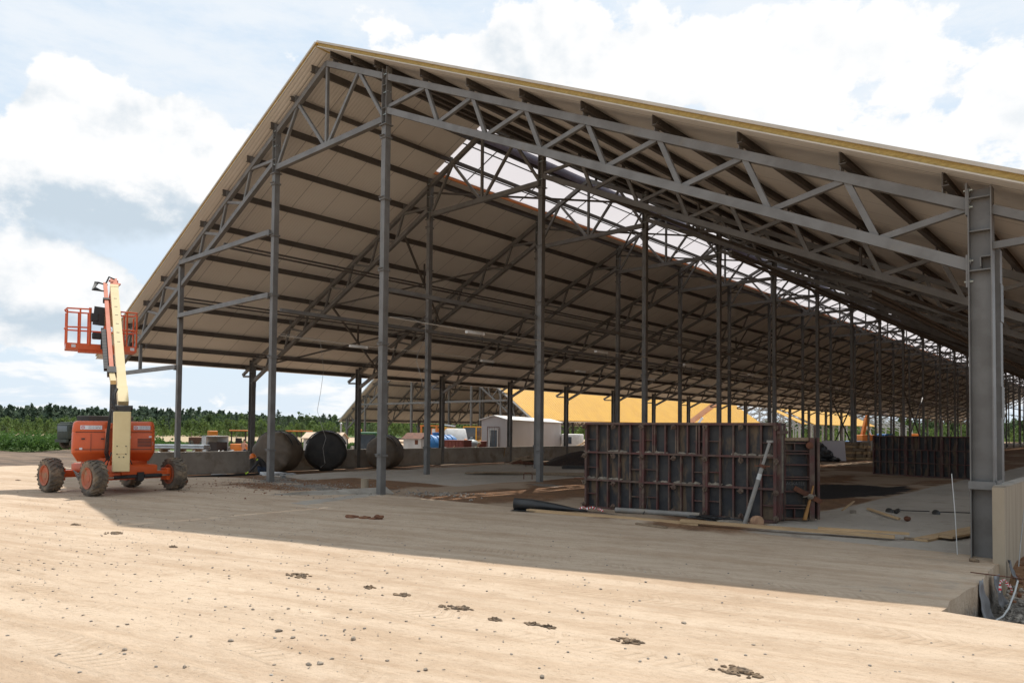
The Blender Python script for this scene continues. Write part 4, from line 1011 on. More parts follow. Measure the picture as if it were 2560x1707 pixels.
def tape(name, label, pts, w_, loc):
    if True:
        m = MB(); n = len(pts)*4
        for i in range(n):
            m.cur = i % 2
            f0, f1 = i/n*(len(pts)-1), (i+1)/n*(len(pts)-1)
            def at(f):
                k = min(int(f), len(pts)-2); return Vector(pts[k]).lerp(Vector(pts[k+1]), f-k)
            a, b = at(f0), at(f1); m.bar(a, b, w_*(.7+.3*math.sin(i*1.3)), .006, side=(math.sin(i*.9), math.cos(i*.5), .7+.5*math.sin(i)))
        tag(m.build(name, [TAPEW, TAPER], None, loc), label, 'tape')
tape('barrier_tape', 'crumpled red and white barrier tape below the formwork', [(0, 0, .02), (.12, .02, .07), (.2, -.05, .03), (.32, .0, .08), (.4, .06, .03), (.5, -.02, .06), (.58, .0, .02)], .055, (-8.55, 11.50, hz(-8.5, 11.5)))
tape('barrier_tape', 'red and white tape tied to a rod at the slab edge', [(-.05, -.05, -.13), (-.05, -.04, -.02), (-.02, -.01, .01), (0, .02, -.01), (.01, .03, -.07), (.03, .06, -.05), (.04, .08, -.13)], .030, (-1.27, 9.52, -.02))
m = MB(); m.lathe([(.0, 0), (.085, .0), (.10, .03), (.10, .13), (.08, .16), (.0, .16)], (0, 0, .09), (.75, -.6, .1), 14); solo(m, 'wood_log_end', mat('cut_log', (.40,.24,.14), (.30,.17,.10), 9, .85), 'stubby round log end near the foot of the steel prop', 'log', (-5.06, 11.72, hz(-5, 11.7)), smooth=50)
m = MB(); m.lump((0, 0, .03), (.36, .14, .05), 4, 3, .8, 2.2); m.lump((.35, .05, .02), (.22, .10, .04), 9, 3, .8, 2.2); solo(m, 'plastic_scrap', BLACKFILM, 'torn dark plastic scrap between the pipe and the steel prop', 'scrap', (-6.0, 12.05, hz(-6, 12)))
m = MB(); m.lump((0, 0, .0), (.35, .25, .05), 14, 2, .6); solo(m, 'rubble_patch', CRUST, 'small grey rubble patch at the foot of the steel prop', 'rubble', (-5.55, 11.98, hz(-5.5, 12)))
m = MB(); m.path([(0, 0, .015), (.5, .05, .012), (1.0, .0, .01), (1.2, -.1, .012)], .007, 5); solo(m, 'wire_offcut', DARKSTEEL, 'thin dark wire curling over the dirt by the long plank', 'wire', (-8.4, 11.25, hz(-8.4, 11.2)))
m = MB(); m.path([(0, 0, .30), (.03, -.02, .25), (.05, -.12, .1), (.09, -.3, .02)], .008, 5); solo(m, 'wire_offcut', DARKSTEEL, 'thin dark wire hanging from the formwork onto the pipe', 'wire', (-7.3, 12.0, hz(-7.3, 12)))
# knobs and the like on the slab
for (x, y, lab) in ((-3.95, 15.45, 'pair of round steel tie plates lying on the slab'), (-3.30, 16.2, 'single round tie plate on the slab farther back')):
    o = thing('tie_plate', lab, 'plate', (x, y, hz(x, y))); m = MB(); m.lathe([(.075, 0), (.07, .03), (.03, .05)], (0, 0, .02), (.3, -.5, .6), 14); m.tube((-.02, 0, .05), (.62, .35, .05), .01, n=6); m.build('rod_and_plate', DARKSTEEL, o, smooth=40)
    if x < -3.5: m = MB(); m.lathe([(.07, 0), (.065, .03), (.03, .05)], (.14, .03, .03), (-.4, -.4, .6), 14); m.build('second_plate', DARKSTEEL, o, smooth=40)
m = MB(); m.box((0, 0, .03), (.10, .10, .06), rz=.4); solo(m, 'brick_piece', CRUST, 'broken brick piece on the slab left of the loose stick', 'brick', (-4.35, 14.55, hz(-4.35, 14.5)))
m = MB(); m.lump((0, 0, .05), (.06, .05, .05), 5); solo(m, 'brick_piece', RUST, 'small rusty lump on the slab right of the loose stick', 'lump', (-3.42, 14.52, hz(-3.4, 14.5)))
m = MB(); m.lump((0, 0, .012), (.055, .045, .035), 2); solo(m, 'mud_clod', CLOD, 'dark clod lying on the very corner of the concrete slab', 'clod', (-1.72, 10.45, hz(-1.72, 10.45)))
# pit edge: rod, cable, membrane flaps
m = MB(); m.path([(-1.58, 9.40, .045), (-1.2, 10.02, -.06), (-.8, 10.7, -.16)], .007, 6); solo(m, 'reinforcement_rod', RUST, 'thin rusty rod sticking out over the slab edge and gravel', 'rod')
m = MB(); m.path([(-1.22, 9.98, -.08), (-1.24, 9.90, -.2), (-1.28, 9.74, -.36), (-1.32, 9.64, -.44), (-1.36, 9.4, -.45), (-1.40, 9.2, -.46), (-1.40, 9.0, -.46)], .010, 7); solo(m, 'grey_cable', DULLWHITE, 'pale grey cable curving down over the gravel', 'cable', smooth=60)
def flap(name, label, loc, w_, h, seed):
    V = []; F = []
    for i in range(9):
        for j in range(9):
            u = i/8-.5; v = j/8; V.append((.015+.08*(v**1.5)+.03*noise.noise((u*3+seed, v*3, 1)), w_*u*(1-.5*(1-v)), -h*v+.02+.03*noise.noise((u*2, v*2, seed))))
    for i in range(8):
        for j in range(8): F.append((i*9+j, i*9+j+1, (i+1)*9+j+1, (i+1)*9+j))
    m = MB(); m.raw(V, F); o = m.build(name, mat('grey_membrane', (.11,.11,.115), (.19,.19,.195), 3, .4, bump=.4, bscale=6), None, loc, None, 60); s = o.modifiers.new('t', 'SOLIDIFY'); s.thickness = .006
    return tag(o, label, 'membrane', 'membrane flaps along the pad edge')
flap('membrane_flap', 'large grey membrane flap hanging off the near slab edge', (-1.45, 9.08, .0), .50, .44, 1)
flap('membrane_flap', 'small dark membrane flap under the taped rod', (-1.44, 9.95, -.06), .42, .34, 4)
flap('membrane_flap', 'folded membrane tip at the far corner by the wall foot', (-1.40, 10.62, .03), .12, .22, 7)
m = MB(); m.path([(0, 0, 0), (-.02, .0, .5), (-.06, .02, 1.05)], .006, 6); solo(m, 'thin_rod', DULLWHITE, 'thin pale rod standing upright left of the big steel column', 'rod', (-1.97, 10.85, hz(-1.97, 10.85)))
m = MB(); m.path([(0, 0, 0), (.02, .02, .3), (.07, -.03, .75), (.16, -.1, 1.25), (.28, -.15, 1.8)], .007, 6); solo(m, 'thin_cable', DULLWHITE, 'thin pale cable rising in front of the board marked wall', 'cable', (-1.36, 11.2, -.12))
m = MB(); m.box((0, 0, .03), (1.5, .12, .06)); solo(m, 'steel_beam', DARKSTEEL, 'dark flat beam lying on the slab right of the big column', 'beam', (-.2, 16.2, hz(-.2, 16.2)+.1))
# gravel in the pit: loose stones too many to count
def gravel(name, label, n, fn, smin, smax, mt):
    bm0 = []
    for k in range(5):
        b = bmesh.new(); bmesh.ops.create_icosphere(b, subdivisions=1, radius=1.0)
        b.verts.index_update(); P = np.array([[*(q.co*(1+.5*noise.noise(q.co*1.4+Vector((k*5, 0, 0)))))] for q in b.verts]); F = [[q.index for q in f.verts] for f in b.faces]; bm0.append((P, F)); b.free()
    V = []; F = []; off = 0; rr = np.random.default_rng(len(name)+n)
    for i in range(n):
        x, y = fn(rr); P, Fk = bm0[i % 5]; s = smin+(smax-smin)*rr.random()**2.5; a = rr.random()*6.28; c_, s_ = math.cos(a), math.sin(a)
        Q = P*np.array([s, s*(.6+.4*rr.random()), s*(.45+.4*rr.random())]); Q = np.stack([Q[:, 0]*c_-Q[:, 1]*s_, Q[:, 0]*s_+Q[:, 1]*c_, Q[:, 2]], -1); Q += np.array([x, y, hz(x, y)+s*.2])
        V.append(Q); F += [[q+off for q in f] for f in Fk]; off += len(P)
    me = bpy.data.meshes.new(name); me.from_pydata(np.concatenate(V).tolist(), [], F); me.materials.append(mt)
    o = bpy.data.objects.new(name, me); COL.objects.link(o); return tag(o, label, 'gravel', kind='stuff')
GRAVELM = mat('gravel_stone', (.36,.32,.27), (.16,.14,.12), 9, .9, lo=.3, hi=.7)
gravel('pit_gravel', 'grey crushed gravel filling the pit beside the slab', 2600, lambda r: (PIT_X+.03+r.random()*1.6, PIT_Y+.9+r.random()*2.5), .010, .034, GRAVELM)
gravel('clay_rubble', 'brown clay clods along the wall foot above the gravel', 260, lambda r: (PIT_X+.10+r.random()*1.2, 10.3+r.random()*2.0), .015, .06, REDCLOD)
def around(cx, cy, r): return lambda q: (cx+q.normal()*r*.6, cy+q.normal()*r*.35)
gravel('post_gravel', 'patch of grey crushed gravel at the foot of the left steel post', 420, around(-19.2, 11.05, 1.3), .010, .028, GRAVELM)
gravel('kerb_gravel', 'scattered grey gravel between the left posts and the low kerb', 520, around(-16.6, 10.6, 1.9), .010, .030, GRAVELM)
gravel('kerb_rubble', 'small grey rubble patch right of the ridge post', 260, around(-13.1, 11.9, 1.1), .012, .04, GRAVELM)
gravel('clay_crumbs', 'red clay crumbs spread on the ground below the left posts', 420, around(-17.6, 9.7, 2.6), .008, .032, REDCLOD)
gravel('sand_grit', 'fine stone grit scattered over the sandy yard', 2600, lambda r: (-9+r.normal()*6.5, 3.8+r.normal()*2.6), .005, .016, GRAVELM)
# loose stones on the yard: each one a thing
def stones():
    protos = []
    for k in range(6):
        m = MB(); m.lump((0, 0, .35), (1, .8, .62), k+20, 2, .55, 1.1); protos.append(m)
    pts = []; rr = random.Random(5)
    def img(x, y):      # photo-width 2352 place -> ground
        u = (x*1.08844-1280)/1798.6; D = CAM_H*1798.6/((y*1.08844)-(1075.5-(1280-x*1.08844)*.0093)); return LD(u*D, D)
    for (cx, cy, sx, sy, n) in ((75, 1300, 55, 18, 22), (160, 1290, 60, 14, 12), (560, 1400, 90, 30, 26), (700, 1450, 90, 30, 22), (840, 1460, 60, 30, 12), (330, 1400, 180, 60, 14), (1000, 1400, 160, 60, 14), (1500, 1430, 250, 60, 12), (900, 1330, 250, 30, 12), (1150, 1500, 200, 40, 8), (480, 1490, 150, 30, 8)):
        for i in range(n): pts.append(img(cx+rr.gauss(0, sx), min(1545, cy+rr.gauss(0, sy))))
    big = [(650, 1445, .035), (820, 1462, .040), (738, 1350, .026), (682, 1460, .033), (305, 1430, .024), (836, 1405, .016), (1572, 1430, .034), (1382, 1350, .022), (1427, 1412, .02), (985, 1530, .03), (745, 1518, .035), (720, 1520, .03), (541, 1468, .03), (590, 1398, .026), (1250, 1550, .03), (1730, 1478, .022), (300, 1487, .03), (437, 1525, .024)]
    objs = []
    for (x, y, s) in big: objs.append((img(x, y), s))
    for p in pts: objs.append((p, .006+.017*rr.random()**1.8))
    ps = []
    for i, (p, s) in enumerate(objs):
        if i < 6: o = protos[i].build('loose_stone', STONE, None, None, None, 0); ps.append(o)
        else: o = inst(ps[i % 6])
        o.location = (p.x, p.y, hz(p.x, p.y)); s *= .62; o.scale = (s*(1+.5*rr.random()), s, s*(.7+.5*rr.random())); o.rotation_euler = (0, 0, rr.random()*6.28)
        tag(o, 'loose grey stone lying on the sunlit sandy yard', 'stone', 'loose stones on the sandy yard')
    # flat dried mud clods
    clods = [(692, 1320, .24, 'widest mud clod left of centre on the sunlit sand'), (1055, 1392, .24, 'large dark mud clod with sunlit crumbs at the photo centre'), (1445, 1472, .17, 'flat oval mud clod below the formwork on sunlit sand'), (1690, 1541, .24, 'long mud clod at the bottom right of the yard'),
             (270, 1224, .26, 'broad crumbling mud clod at the corner of the roof shadow'), (180, 1203, .15, 'thin mud clod left of the roof shadow corner'), (405, 1253, .11, 'small mud clod just below the shadow edge'), (932, 1364, .13, 'narrow mud clod right of the twin small clods'), (1262, 1437, .09, 'right one of two neighbouring small mud clods'), (1228, 1430, .09, 'left one of two neighbouring small mud clods'), (855, 1347, .11, 'round mud clod above the narrow one'), (838, 1188, .0, ''), (45, 1102, .16, 'crusty mud clod at the left edge behind the lift shadow'), (180, 1193, .0, ''), (1140, 1419, .09, 'faint mud clod right of the large dark clod'), (88, 1093, .1, 'small mud clod left of the rear lift wheel')]
    for i, (x, y, r, lab) in enumerate(clods):
        if r == 0: continue
        r *= .33; p = img(x, y); m = MB(); q = random.Random(i)
        for k in range(9): a = q.random()*6.28; d = r*q.random()**.7; m.lump((d*math.cos(a)*1.2, d*math.sin(a)*.7, .008), (r*(.25+.3*q.random()), r*(.15+.25*q.random()), .008+.010*q.random()), i*9+k, 2, .9, 2.5)
        for k in range(16): a = q.random()*6.28; d = r*(.8+.9*q.random()); m.lump((d*math.cos(a)*1.3, d*math.sin(a)*.8, .004), (.014+.02*q.random(), .012, .010), k, 1, .5)
        tag(m.build('mud_clod', CLOD, None, (p.x, p.y, hz(p.x, p.y)), (0, 0, R(10)), 0), lab, 'clod', 'mud clods dropped on the yard')
    p = img(838, 1188); m = MB(); q = random.Random(77)
    for k in range(14): m.lump(((q.random()-.5)*.75, (q.random()-.5)*.16, .01), (.09, .05, .025), k, 2, .8, 2)
    m.lump((.30, .02, .03), (.09, .06, .05), 5, 2, .6)
    tag(m.build('clay_clod', REDCLOD, None, (p.x, p.y, hz(p.x, p.y)), (0, 0, R(18))), 'crumbled red clay clod alone in the roof shadow', 'clod')
    p = img(420, 1113); m = MB(); m.lump((0, 0, .08), (.17, .14, .14), 3, 3, .5, 1.6); tag(m.build('clay_clod', REDCLOD, None, (p.x, p.y, hz(p.x, p.y)), None, 40), 'large clay clod lodged against the right lift wheel', 'clod')
stones()
# low concrete kerb beside the ridge posts
k = thing('concrete_kerb', 'low pale concrete kerb running up to the ridge post', 'kerb', (-14.35, 11.0, hz(-14.3, 11)))
m = MB(); m.prism([(-.95, -2.3, -.03), (.35, .25, -.03), (.0, .28, .10), (-.75, -1.6, .05), (-1.15, -2.3, -.02)], (0, 0, .045)); m.build('kerb_body', CONC, k)
m = MB(); m.tube((0, 0, -.05), (0, 0, .26), .10, n=16); solo(m, 'concrete_stub', CONCBOARD, 'short round concrete stub standing on the low kerb', 'stub', (-15.05, 11.15, .05), smooth=40)
# inner left part of the hall
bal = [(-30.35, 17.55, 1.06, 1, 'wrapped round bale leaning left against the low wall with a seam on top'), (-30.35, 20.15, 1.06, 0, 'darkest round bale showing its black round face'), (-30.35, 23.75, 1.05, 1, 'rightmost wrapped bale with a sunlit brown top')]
for i, (x, y, r, lit, lab) in enumerate(bal):
    r -= (.09, .08, .17)[i]
    o = thing('round_bale', lab, 'bale', (x, y, -.50), 0, 'round bales along the low wall'); m = MB(); N = 48
    prof = [(.0, -.62), (r*.55, -.66), (r*.86, -.66), (r*.97, -.58), (r, -.45), (r*1.01, 0), (r, .45), (r*.97, .58), (r*.8, .66), (0, .62)]
    ax = (Vector((.50, -.86, 0)), Vector((.80, -.60, 0)), Vector((.42, -.90, 0)))[i].normalized(); hl = (.62, .42, .62)[i]
    m.lathe([(max(a, .02), h*hl/.62) for a, h in prof], (0, 0, r), ax, N)
    v = []
    for p in m.v:
        p = Vector(p); nz = noise.noise(p*2.2+Vector((i*7, 0, 0)))*.07+noise.noise(p*6+Vector((i*3, 1, 0)))*.03-.05*max(0, .25-abs(noise.noise(p*1.7+Vector((i*5, 2, 0)))))/.25*(.3 if i == 1 else 1); c = Vector((0, 0, r)); d = p-c; v.append(c+d*(1+nz))
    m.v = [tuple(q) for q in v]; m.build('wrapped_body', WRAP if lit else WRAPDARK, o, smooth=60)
    m = MB(); 
    for s in (-.2, .35): m.path([(Vector((0, 0, r))+ax*s+Vector((-ax.y, ax.x, 0))*(r*1.03*math.cos(a))+Vector((0, 0, r*1.03*math.sin(a)))) for a in [R(q) for q in range(20, 170, 10)]], .018, 5)
    m.build('binding_strap', BLACKFILM, o)
m = MB(); m.lump((0, 0, .02), (.75, .4, .10), 3, 3, .7, 1.8); solo(m, 'plastic_sheet', mat('clear_plastic', (.40,.40,.40), (.30,.30,.30), 3, .3, bump=.5, bscale=6), 'crumpled pale plastic sheet on the floor near the crouching worker', 'sheet', (-23.0, 13.2, hz(-23, 13.2)), smooth=60)
m = MB(); m.box((0, 0, .05), (.62, .16, .10), rz=R(60)); solo(m, 'foam_block', DULLWHITE, 'small white foam block at the foot of the low wall', 'block', (-29.6, 14.4, hz(-29.6, 14.4)))
m = MB(); m.box((0, 2.3, .05), (.08, 4.6, .10)); solo(m, 'steel_channel', DARKSTEEL, 'long dark steel channel lying along the foot of the low wall', 'channel', (-29.3, 12.2, hz(-29.3, 13)), rot=(0, 0, R(2)))
a = Vector((-27.2, 15.6, -.38)); b = Vector((-20.2, 11.9, -.02)); m = MB(); m.bar(a-a, b-a, .10, .10); solo(m, 'steel_channel', STEEL, 'steel channel the worker is holding, reaching to the left post', 'channel', a+Vector((0, 0, .08)))
m = MB(); m.box((0, 0, .07), (.14, 2.6, .14)); m.box((.0, -1.3, .07), (.10, .02, .10)); solo(m, 'steel_beam', DARKSTEEL, 'dark hollow steel beam lying on the slab between the ridge posts', 'beam', (-17.6, 24.6, hz(-17.6, 24.6)), rot=(0, 0, R(-38)))
m = MB()
for i in range(3): m.box((.9*i*.3, .2*i, .02+.03*i), (.35, 5.2, .03), rz=R(-58+3*i))
solo(m, 'form_boards', TIMBERX, 'old shuttering boards edging the slab beside the second ridge post', 'boards', (-16.2, 19.4, hz(-16, 19.4)))
for (x, y, lab) in ((-15.3, 17.6, 'small bent steel loop near the second ridge post'), (-20.4, 23.6, 'small bent steel loop on the slab towards the wall')):
    m = MB(); m.path([(0, 0, 0), (0, 0, .16), (.04, 0, .20), (.26, .05, .20), (.30, .06, .16), (.30, .06, 0)], .016, 6); solo(m, 'lifting_loop', RUST, lab, 'loop', (x, y, hz(x, y)))
m = MB(); V = []; F = []
for i in range(25):
    for j in range(13):
        u = i/24; v = j/12-.5; V.append((4.6*(u-.5), 2.6*v, .68*math.sin(math.pi*min(1, u*1.05))**.8*math.cos(math.pi*v)**.5+.03*noise.noise((i*.5, j*.7, 1))))
for i in range(24):
    for j in range(12): F.append((i*13+j, i*13+j+1, (i+1)*13+j+1, (i+1)*13+j))
m.raw(V, F); o = solo(m, 'mesh_stack', mat('rebar_mesh_pile', (.020,.015,.013), (.05,.03,.022), 12, .85, bump=.5, bscale=30), 'dark domed stack of rusty reinforcement mesh left of the long formwork', 'stack', (-19.6, 27.4, hz(-19.6, 27)-.02), smooth=60, rot=(0, 0, R(40)))
m = MB()
for i in range(14): m.path([(-2.6+.06*i, -.5+.09*i, .10+.02*i), (-1.2, -.5+.09*i, .08), (2.2, -.45+.08*i, .06)], .012, 5)
solo(m, 'rebar_bundle', RUST, 'bundle of rusty bars in front of the domed mesh stack', 'bars', (-20.2, 26.2, hz(-20, 26)), rot=(0, 0, R(40)))
m = MB(); m.lump((0, 0, .2), (.7, .5, .22), 8, 3, .8, 2); solo(m, 'straw_pile', TIMBERX, 'little pale straw pile beside the domed mesh stack', 'pile', (-22.0, 25.4, hz(-22, 25.4)-.05))
# white board, black bags, timber stacks deeper in
bp = PX(2085, 41.5, -.05); o = thing('insulation_board', 'big white insulation board leaning in front of the timber stacks', 'board', bp, R(48)); m = MB(); m.box((0, 0, .60), (1.36, .06, 1.20), rot=Matrix.Rotation(R(-8), 3, 'X')); m.build('board_sheet', WBOARD, o)
bp = PX(2052, 40.8, .0); m = MB(); m.lump((-.25, 0, .42), (.55, .45, .55), 3, 3, .5, 1.8); m.lump((.3, -.1, .25), (.45, .4, .32), 6, 3, .6, 1.8); m.lump((.75, -.2, .10), (.3, .3, .15), 8, 3, .6, 2); solo(m, 'rubbish_bags', BLACKFILM, 'heap of black rubbish bags beside the white board', 'bags', bp, smooth=60)
def timber_stack(label, loc, rz, n, h, w_, l):
    o = thing('timber_stack', label, 'timber stack', loc, rz, 'timber stacks by the white board'); rr = random.Random(n)
    for i in range(n):
        m = MB(); 
        for j in range(5): m.box((w_*(j-2)/5+rr.uniform(-.02, .02), rr.uniform(-.15, .15), h*(i+.5)/n), (w_/5*.9, l, h/n*.85))
        m.build('board_layer', TIMBERX if i % 2 else TIMBER, o)
    return o
timber_stack('tall brown timber stack right of the white board', PX(2135, 43.5, .0), R(45), 6, 1.05, 1.1, 1.6)
timber_stack('lower timber stack in front of the crossed braces', PX(2185, 44.5, .0), R(30), 4, .55, 1.3, 1.8)
m = MB(); m.box((0, 0, .3), (.7, .5, .6), bev=.05); m.box((0, 0, .62), (.5, .4, .06)); solo(m, 'plastic_crate', DULLWHITE, 'pale plastic crate on the lower timber stack', 'crate', PX(2195, 44.0, .55), rot=(0, 0, R(35)))
# tube lamps on wires under the ridge, and the wires
def lamps():
    lm = MB(); lm.box((0, 0, 0), (.10, .62, .075), bev=.015); 
    proto = None; k = 0
    for s, x in ((1, COFF+.13), (-1, -COFF-.02)):
        side = 'right' if s > 0 else 'left'
        for n in range(0, 15):
            if s < 0 and n > 5: continue
            if proto is None:
                proto = thing('tube_lamp', '', 'lamp', group='tube lamps hung on the two wires'); lm.build('lamp_housing', WHITE, proto, smooth=40)
                m = MB(); m.lathe([(.03, 0), (.05, .03), (.045, .07), (.02, .09)], (0, .31, 0), (0, 1, 0), 12); m.build('lamp_end', WHITE, proto, smooth=40)
                m = MB(); m.path([(0, .25, -.03), (.02, .28, -.18), (.0, .33, -.2), (-.02, .36, -.04)], .007, 5); m.build('lamp_lead', BLACK, proto); o = proto
            else: o = copy_tree(proto)
            o.location = (XR+x, Y0+3.0+BAY*n, 4.22)
            words_ = ['first', 'second', 'third', 'fourth', 'fifth', 'sixth', 'seventh', 'eighth', 'ninth', 'tenth', 'eleventh', 'twelfth', 'thirteenth', 'fourteenth', 'fifteenth']
            o['label'] = 'white tube lamp on the %s ridge wire, %s from the open gable' % (side, words_[n])
        m = MB(); n = 120 if s > 0 else 60; L = 100 if s > 0 else 40
        m.path([(XR+x, Y0+.1+L*i/n, 4.30-.03*abs(math.sin(math.pi*(L*i/n)/BAY))) for i in range(n+1)], .014, 5)
        solo(m, 'lamp_wire', SHEETEDGE, 'bright wire carrying the %s row of tube lamps' % side, 'wire')
lamps()
m = MB(); m.path([(XR-COFF+.1, Y0+.1, 4.35), (XR-COFF+.5, Y0+.5, 4.25), (-18.35, 11.9, 4.2), (-18.2, 11.95, 3.3), (-18.35, 11.95, 2.6), (-18.5, 11.95, 2.1), (-18.3, 12.0, 1.6), (-18.1, 12.0, 1.3), (-18.25, 12.0, 1.0), (-18.2, 12.05, .55), (-18.5, 12.1, .42)], .006, 5)
solo(m, 'hanging_cable', PVC, 'thin pale cable dangling beside the left ridge post', 'cable', smooth=60)
m = MB(); m.path([(XR+COFF+.05, Y0+.1, 4.32), (-13.5, 11.3, 4.27), (-13.32, 11.6, 4.15), (-13.3, 11.6, 3.8), (-13.45, 11.5, 3.45), (-13.52, 11.5, 3.25), (-13.38, 11.5, 2.95), (-13.25, 11.5, 2.6), (-13.35, 11.5, 2.4), (-13.45, 11.45, 2.3), (-13.3, 11.45, 2.2), (-13.1, 11.45, 2.15), (-13.4, 11.45, 2.1)], .006, 5)
solo(m, 'hanging_cable', PVC, 'looping pale cable hanging from the right ridge post', 'cable', smooth=60)
m = MB(); m.bar((0, 0, 0), (-.45, .5, -1.75), .07, .03); solo(m, 'loose_batten', WBOARD, 'pale loose batten hanging slanted between the far posts', 'batten', PX(2352, 60, 3.05))
# ------------------------------------------------------------------ people
def person(label, loc, rz, joints, mats, zone, extras):
    p = thing('person', label, 'person', loc, rz)
    skin_figure('body', joints, mats, zone, p)
    extras(p); return p
def hand(J, wrist, d, side, curl=-.6):
    """palm and five fingers grown from a wrist joint; d: pointing direction, side: thumb side"""
    d = Vector(d).normalized(); sd = Vector(side).normalized(); dn = d.cross(sd).normalized()*(1 if curl > 0 else -1); w = Vector(J[wrist][1])
    J.append((wrist, tuple(w+d*.06), .026)); p = len(J)-1
    for k, (o, L) in enumerate(((-.03, .055), (-.01, .07), (.012, .075), (.033, .068))):
        a = w+d*.09+sd*o; J.append((p, tuple(a), .011)); i = len(J)-1
        b = a+d*L*.6+dn*L*.3; J.append((i, tuple(b), .0095)); J.append((i+1, tuple(b+d*L*.15+dn*L*.5), .008))
    a = w+d*.04+sd*.045; J.append((p, tuple(a), .012)); J.append((len(J)-1, tuple(a+sd*.02+d*.05+dn*.01), .009))
def worker():
    # crouching, facing local -x, bent forward over the channel on the floor
    J = [(-1, (.22, 0, .34), .135)]
    J += [(0, (.12, 0, .52), .135), (1, (-.02, 0, .68), .15), (2, (-.12, 0, .78), .12), (3, (-.20, 0, .83), .06), (4, (-.28, 0, .85), .085), (5, (-.34, 0, .84), .088)]
    for s in (-1, 1):
        J.append((0, (.18, .10*s, .30), .095)); h = len(J)-1
        J += [(h, (-.12, .20*s, .46 if s > 0 else .40), .075), (h+1, (.05, .20*s, .10), .052), (h+2, (.05, .20*s, .05), .045), (h+3, (-.12, .21*s, .035), .035)]
        J.append((2, (-.08, .19*s, .72), .07)); a = len(J)-1
        J += [(a, (-.24, .27*s, .48), .05), (a+1, (-.46, .14*s, .24), .038)]
        hand(J, len(J)-1, (-.8, -.1*s, -.35), (0, -s, .2))
    heads = {5, 6}
    def zone(i):
        if i in (5, 6, 4): return 0
        x, y, z = J[i][1]
        if x < -.47 and i > 6: return 2
        if z < .47 and x > -.2: return 3
        return 1
    def ex(p):
        m = MB(); m.lathe([(.135, -.02), (.13, .02), (.118, .07), (.09, .12), (.05, .145), (.01, .15)], (-.315, 0, .86), (-.35, 0, .94), 20); m.lathe([(.13, -.02), (.165, -.03), (.165, -.022), (.13, -.01)], (-.33, 0, .86), (-.35, 0, .94), 20, closed=True); m.build('hard_hat', HELMET, p, smooth=50)
        m = MB(); m.bar((-.13, -.15, .79), (-.17, -.15, .73), .03, .06); m.bar((-.13, .15, .79), (-.17, .15, .73), .03, .06); m.build('hi_vis_patch', HIVIS, p)
        m = MB()
        for s in (-1, 1): m.lump((.0, .205*s, .035), (.15, .055, .045), 3, 2, .15)
        m.build('boots', BLACK, p, smooth=60)
        m = MB(); m.lump((-.405, 0, .82), (.03, .02, .022), 1, 1, .1); m.build('nose', SKIN, p, smooth=60)
    x, y = -27.6, 15.2
    return person('person crouching by the low wall in a dark jacket and orange hard hat', (x, y, hz(x, y)), R(62), J, [SKIN, JACKET, HIVIS, DENIM], zone, ex)
worker()
def standing(label, loc, rz, shirt, legs, hat, bend=0.0, arms=((.25, .15), (.1, .3))):
    def B(x, z):      # bend forward from the hip
        if z < .92: return (x, z)
        a = bend; dz = z-.92; return (x*math.cos(a)+dz*math.sin(a), .92+dz*math.cos(a)-x*math.sin(a))
    def P(x, y, z): q = B(x, z); return (q[0], y, q[1])
    J = [(-1, P(0, 0, .95), .13), (0, P(0, 0, 1.12), .125), (1, P(0, 0, 1.32), .145), (2, P(0, 0, 1.46), .07), (3, P(.02, 0, 1.54), .062), (4, P(.03, 0, 1.63), .09), (5, P(.03, 0, 1.70), .082)]
    for s, (fx, up_) in zip((-1, 1), arms):
        J.append((0, (0, .10*s, .86), .10)); h = len(J)-1; J += [(h, (.03, .11*s, .48), .065), (h+1, (-.01, .11*s, .10), .05), (h+2, (.13, .12*s, .04), .04)]
        J.append((2, P(0, .20*s, 1.40), .065)); a = len(J)-1; J += [(a, P(fx*.3, .27*s, 1.14), .048), (a+1, P(fx, .24*s, .92+up_), .036)]
        hand(J, len(J)-1, (.5, 0, -.8), (.6, 0, .4))
    def zone(i):
        z = J[i][1][2]
        if i in (4, 5, 6): return 0
        if i < 4: return 1 if i else 2
        k = (i-7) % 18
        return 2 if k < 4 else (1 if k < 6 else 0)
    def ex(p):
        if hat is None:
            m = MB(); c = P(.02, 0, 1.70); m.lump((c[0]-.01, 0, c[2]+.015), (.10, .085, .085), 2, 2, .1); m.build('hair', BLACK, p, smooth=60)
        else:
            c = Vector(P(.02, 0, 1.71)); m = MB(); m.lathe([(.105, 0), (.10, .05), (.07, .09), (.01, .10)], c, (math.sin(bend), 0, math.cos(bend)), 18); m.box(c+Vector((.12, 0, -.01)), (.10, .14, .012)); m.build('cap', hat, p, smooth=50)
        m = MB()
        for s in (-1, 1): m.lump((.05, .115*s, .035), (.14, .05, .045), 3, 2, .15)
        m.build('boots', BLACK, p, smooth=60)
        c = P(.125, 0, 1.635); m = MB(); m.lump(c, (.022, .018, .024), 1, 1, .1); m.build('nose', SKIN, p, smooth=60)
    return person(label, loc, rz, J, [SKIN, shirt, legs], zone, ex)
GZ = -1.0
q = PX(1186, 45.5, GZ+.12); standing('person in a dark green shirt and pale cap stooping beside the grey tank', q, R(15), SHIRT, DENIM, CLOTH, bend=.45)
q = PX(611, 58, GZ-.1); standing('person in a pinkish top and blue trousers standing near the orange roller', q, R(120), mat('pink_shirt', (.50,.25,.17), None, 3, .8), DENIM, None, bend=.1)
